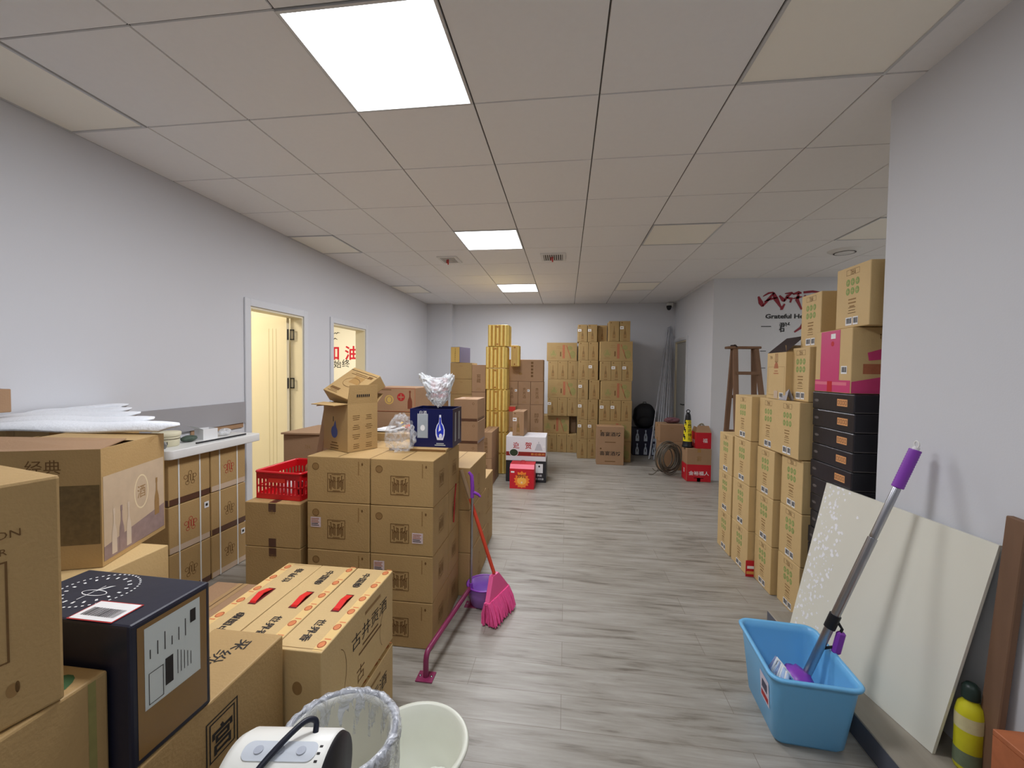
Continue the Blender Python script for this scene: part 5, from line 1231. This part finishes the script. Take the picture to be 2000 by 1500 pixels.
put('small', k_plain(CARDB), -2.73, -2.60, 1.44, 1.645, 1.275, 1.385, 'small brown box on the foam sheets at the left picture edge', jit=.1, name='small_box')
for r in range(3): put('hid', k_plain(CARD), -2.72, -2.30, 1.58, 1.98, .402*r+.001, .402*r+.400, 'carton against the left wall supporting the foam sheets, %s' % ('bottom', 'middle', 'top')[r], jit=.1)

# ---------------------------------------------------------------- strapped cartons and white tray by the left wall
def k_strapped(clear, stick, ink):
    def f(w, d, h):
        b = Box(w, d, h, CARD, .005); b.rect('R', -d/2+.004, d/2-.004, -h/2+.004, -h/2+.042, TAPEC if clear else TAPED); b.rect('F', -w/2+.004, w/2-.004, -h/2+.004, -h/2+.042, TAPED)
        for k in range(5):
            a = 2*PI*k/5+.3; b.ring('R', .0+.035*math.cos(a), .0+.035*math.sin(a), .014, .014, .003, ink)
        b.text('R', '川', 0, 0, .05, ink, bold=.02)
        o = b.build('b')
        for u in (-d*.27, d*.24):
            m = MB(); t = .0045; dz = .01
            for a in ((w/2, w/2+.0025, u-t, u+t, -.0, h), (-w/2-.0025, -w/2, u-t, u+t, 0, h), (-w/2, w/2, u-t, u+t, h, h+.0012)): m.box(*a, WHITEP)
            m.build('plastic_strap', o)
        if stick:
            s = Box(w, d, h, body=False); s.rect('R', d*.34, d*.46, h*.22, h*.36, WHITE, .003); s.rect('R', d*.37, d*.43, h*.26, h*.32, INKK, .0035); s.build('price_sticker', o)
        return o
    return f
for r, (z0, z1) in enumerate(((.001, .304), (.308, .612), (.616, .916))):
    for k, (ya, yb) in enumerate(((2.285, 2.590), (2.600, 2.915))):
        cl = (r + k) % 2 == 1; st = (r, k) in ((1, 0), (0, 1)); ik = INKR if (r, k) in ((2, 1), (1, 0)) else INK
        put('str%d%d%s' % (cl, st, ik.name), k_strapped(cl, st, ik), -2.735, -2.457, ya, yb, z0, z1, 'strapped tan carton under the white tray, %s layer, %s' % (('bottom', 'middle', 'top')[r], ('nearer the camera', 'next to the doorway')[k]), jit=.2)
m = MB(); loft(m, [(.324, .774, .03, .918, 0, 0), (.329, .779, .034, .920, 0, 0), (.33, .78, .034, .923, 0, 0), (.33, .78, .034, .969, 0, 0), (.328, .778, .033, .973, 0, 0), (.324, .774, .031, .975, 0, 0)], WHITEP, True)
tag(m.build('white_tray', None, (-2.573, 2.64, .002)), 'long white plastic tray lying on the strapped cartons', 'tray')
m = MB(); m.box(XL+.004, XL+.022, 1.95, 3.232, 1.03, 1.205, mat('grey_panel', (158, 156, 158), .6)); tag(m.build('grey_panel'), 'long grey panel strip on the left wall above the white tray', 'panel')
m = MB(); m.box(XL+.004, XL+.012, 2.72, 3.22, .99, 1.028, CARDB); tag(m.build('cardboard_sheet'), 'brown cardboard strip below the grey wall panel next to the doorway', 'cardboard sheet')
def tub_small():
    r_ = empty('paint_tub', (-2.60, 2.41, .977), 0, 'cream plastic tub with lid on the white tray', 'tub')
    TM = mat('cream_tub', (226, 220, 190), .5, var=.1, scale=14)
    m = MB(); m.lathe([(.062, 0), (.068, .004), (.072, .068)], TM, 28, cap=(True, False)); m.lathe([(.0735, .048), (.0735, .052)], mat('dark_band', (90, 80, 60), .6), 28); m.build('body', r_)
    m = MB(); m.lathe([(.077, .068), (.079, .074), (.079, .088), (.074, .093), (.02, .096), (.001, .096)], TM, 28); m.build('lid', r_)
    b = MB()
    for k in range(2):
        a = R(-48+8*k); b.box(-.002, .002, -.0006, .0006, .015, .035, INKK, M=Matrix.Translation((.0725*math.cos(a), .0725*math.sin(a), 0)) @ Matrix.Rotation(a+PI/2, 4, 'Z'))
    b.build('marking', r_)
tub_small()
for (nm, x, y, s, m_, lb, ct) in (('cloth_bundle', -2.655, 2.30, (.05, .06, .035), mat('brown_rag', (120, 88, 70), .8, var=.3, scale=40), 'brown rag next to the cream tub on the tray', 'rag'),
                         ('plastic_wrap', -2.58, 2.86, (.035, .05, .028), plastic_film('white_film', (240, 243, 245), .62, .25), 'small crumpled white wrap at the far end of the tray', 'wrapper'),
                         ('green_packet', -2.60, 2.575, (.035, .06, .022), mat('dark_green_packet', (70, 86, 74), .5, var=.4, scale=50), 'dark green packet in the middle of the white tray', 'packet')):
    o = blob(nm, x, y, .977+s[2]*1.05, *s, m_, .3, hash(nm) % 3+7, 3); tag(o, lb, ct)
def whitebox():
    r_ = empty('open_small_box', (-2.60, 2.715, .977), R(-15), 'small open white box on the tray', 'box')
    m = MB(); w, d, h, t = .10, .10, .075, .002
    for q_ in ((-w/2, w/2, -d/2, d/2, 0, t), (-w/2, w/2, -d/2, -d/2+t, t, h), (-w/2, w/2, d/2-t, d/2, t, h), (-w/2, -w/2+t, -d/2+t, d/2-t, t, h), (w/2-t, w/2, -d/2+t, d/2-t, t, h)): m.box(*q_, WHITE)
    m.build('body', r_); m = MB(); m.add([(-w/2, -d/2, h), (w/2, -d/2, h), (w/2, -d/2-.05, h+.025), (-w/2, -d/2-.05, h+.025)], [(0, 1, 2, 3)], WHITE); m.build('flap', r_)
whitebox()
m = MB(); m.tube([(-2.47, 2.50, .984), (-2.455, 2.92, .984)], .006, BLACK, 8); tag(m.build('black_rod'), 'thin black rod along the edge of the white tray', 'rod')
m = MB(); m.tube([(-2.53+.02*math.cos(a), 2.32+.008*math.sin(a)*0+0, .999+.02*math.sin(a)) for a in [2*PI*k/20 for k in range(21)]], .008, mat('grey_tape_roll', (140, 140, 136), .5), 8, False); tag(m.build('tape_roll'), 'small grey tape roll at the front of the white tray', 'tape roll')

# ---------------------------------------------------------------- bottom foreground: bin, basin, heater
def bin_():
    r_ = empty('waste_bin', (-.572, .992, 0), 0, 'white waste bin at the bottom edge of the picture', 'waste bin')
    m = MB(); m.lathe([(.095, 0), (.10, .004), (.132, .53), (.138, .545), (.132, .55), (.126, .53), (.095, .012), (.001, .010)], mat('bin_grey_white', (206, 204, 190), .4), 40, cap=(True, False)); m.build('body', r_)
    FL = plastic_film('bin_film', (226, 230, 238), .5, .15)
    bm = bmesh.new(); rr = random.Random(2); m = MB(); n = 96; rows_ = [(.122, .44), (.124, .50), (.126, .538), (.131, .553), (.139, .560), (.148, .557), (.155, .547), (.156, .53), (.153, .50), (.151, .42), (.148, .34)]
    vs = []
    for i, (r0, z) in enumerate(rows_):
        for k in range(n):
            a = 2*PI*k/n; w_ = .0016*math.sin(a*17+i*1.3)+.0012*math.sin(a*31+i*2.1)+rr.uniform(-.0006, .0006); vs.append(((r0+w_)*math.cos(a), (r0+w_)*math.sin(a), z+w_*.8+(.0 if i < 8 else .03*math.sin(a*3+1))))
    m.add(vs, [(i*n+k, i*n+(k+1) % n, (i+1)*n+(k+1) % n, (i+1)*n+k) for i in range(len(rows_)-1) for k in range(n)], FL, None, True); m.build('bin_liner', r_)['label'] = 'crinkled clear bag folded over the rim'
    m = MB(); m.tube([(.141*math.cos(a), .141*math.sin(a), .548) for a in [2*PI*k/48 for k in range(49)]], .008, mat('grey_rim', (120, 124, 134), .4), 8, False); m.build('rim_band', r_)
bin_()
def basin():
    r_ = empty('washing_basin', (-.497, 1.358, 0), 0, 'white plastic basin behind the bin at the bottom of the picture', 'basin')
    BM = mat('pale_plastic', (222, 224, 210), .35, var=.02)
    m = MB(); m.lathe([(.12, 0), (.128, .004), (.15, .10), (.165, .185), (.178, .190), (.182, .198), (.176, .205), (.162, .20), (.156, .17), (.150, .165), (.140, .10), (.134, .095), (.12, .012), (.001, .010)], BM, 56, cap=(True, False)); m.build('body', r_)
basin()
m = MB(); m.box(-.05, .05, -.04, .04, 0, .03, WHITEP, .01, seg=3); tag(m.build('foam_block', None, (-.49, 1.30, .0125), R(20)), 'white foam block lying inside the basin', 'foam block')
o = blob('white_scraps', -.44, 1.40, .03, .05, .05, .014, mat('white_scraps', (232, 234, 224), .8, bump=.5, scale=90), .3, 31, 4); tag(o, 'flat heap of white scraps in the basin', 'scraps')
def heater():
    r_ = empty('fan_heater', (-.555, .745, .556), R(7), 'white cylindrical appliance with grey button panel and black end', 'appliance')
    HW = mat('appliance_white', (236, 236, 230), .3, var=.01); r0 = .097; M_ = Matrix.Translation((0, 0, r0)) @ Matrix.Rotation(R(90), 4, 'Y')
    m = MB(); m.lathe([(.001, -.105), (.07, -.105), (.088, -.098), (r0, -.08), (r0, .096), (r0-.003, .100)], HW, 48, M_); m.build('casing', r_)
    m = MB(); m.lathe([(r0-.003, .098), (r0-.006, .108), (.03, .112), (.001, .112)], BLACK, 48, M_); m.build('end_cap', r_)['label'] = 'black end cap'
    # button panel wrapped on the casing
    PM = mat('grey_button_panel', (196, 202, 210), .35); m = MB(); vs = []; N = 24; a0, a1 = R(92), R(50)
    pts = rrect(.145, R(22)*r0*1, .016, 6)
    ac = R(80); vs = [(x+.008, -(r0+.0015)*math.cos(ac+y/r0), r0+(r0+.0015)*math.sin(ac+y/r0)) for x, y in pts]; m.add(vs+[(.008, -(r0+.0015)*math.cos(ac), r0+(r0+.0015)*math.sin(ac))], [(k, (k+1) % len(pts), len(pts)) for k in range(len(pts))], PM)
    m.build('button_panel', r_)
    for i in range(3):
        m = MB(); cx = -.034+.042*i; vs = [(cx+.009*math.cos(t), -(r0+.003)*math.cos(ac+.008*math.sin(t)/r0), r0+(r0+.003)*math.sin(ac+.008*math.sin(t)/r0)) for t in [2*PI*k/16 for k in range(16)]]; m.add(vs, [list(range(16))], mat('button_grey', (170, 176, 188), .4)); m.build('button', r_)
    m = MB()
    for i in range(5):
        a = R(86-8*i); m.box(.082, .088, -.002, .002, -.0003, .0006, INKK, M=Matrix.Translation((0, -(r0)*math.cos(a), r0+(r0)*math.sin(a))) @ Matrix.Rotation(PI/2-a, 4, 'X'))
    m.build('marking', r_)
    m = MB(); m.tube(curve([(.055, .03, 2*r0-.008), (.050, .04, 2*r0+.012), (.030, .02, 2*r0+.020), (-.01, -.045, 2*r0-.002), (-.045, -.095, 1.5*r0), (-.07, -.125, .8*r0), (-.09, -.14, -.05), (-.10, -.15, -.3)]), .0058, mat('navy_cable', (24, 28, 44), .4), 10); m.build('power_cable', r_)
heater()
put('hs', k_plain(CARDB), -.66, -.48, .66, .825, .001, .554, 'carton below the picture edge carrying the white appliance', yaw=7)
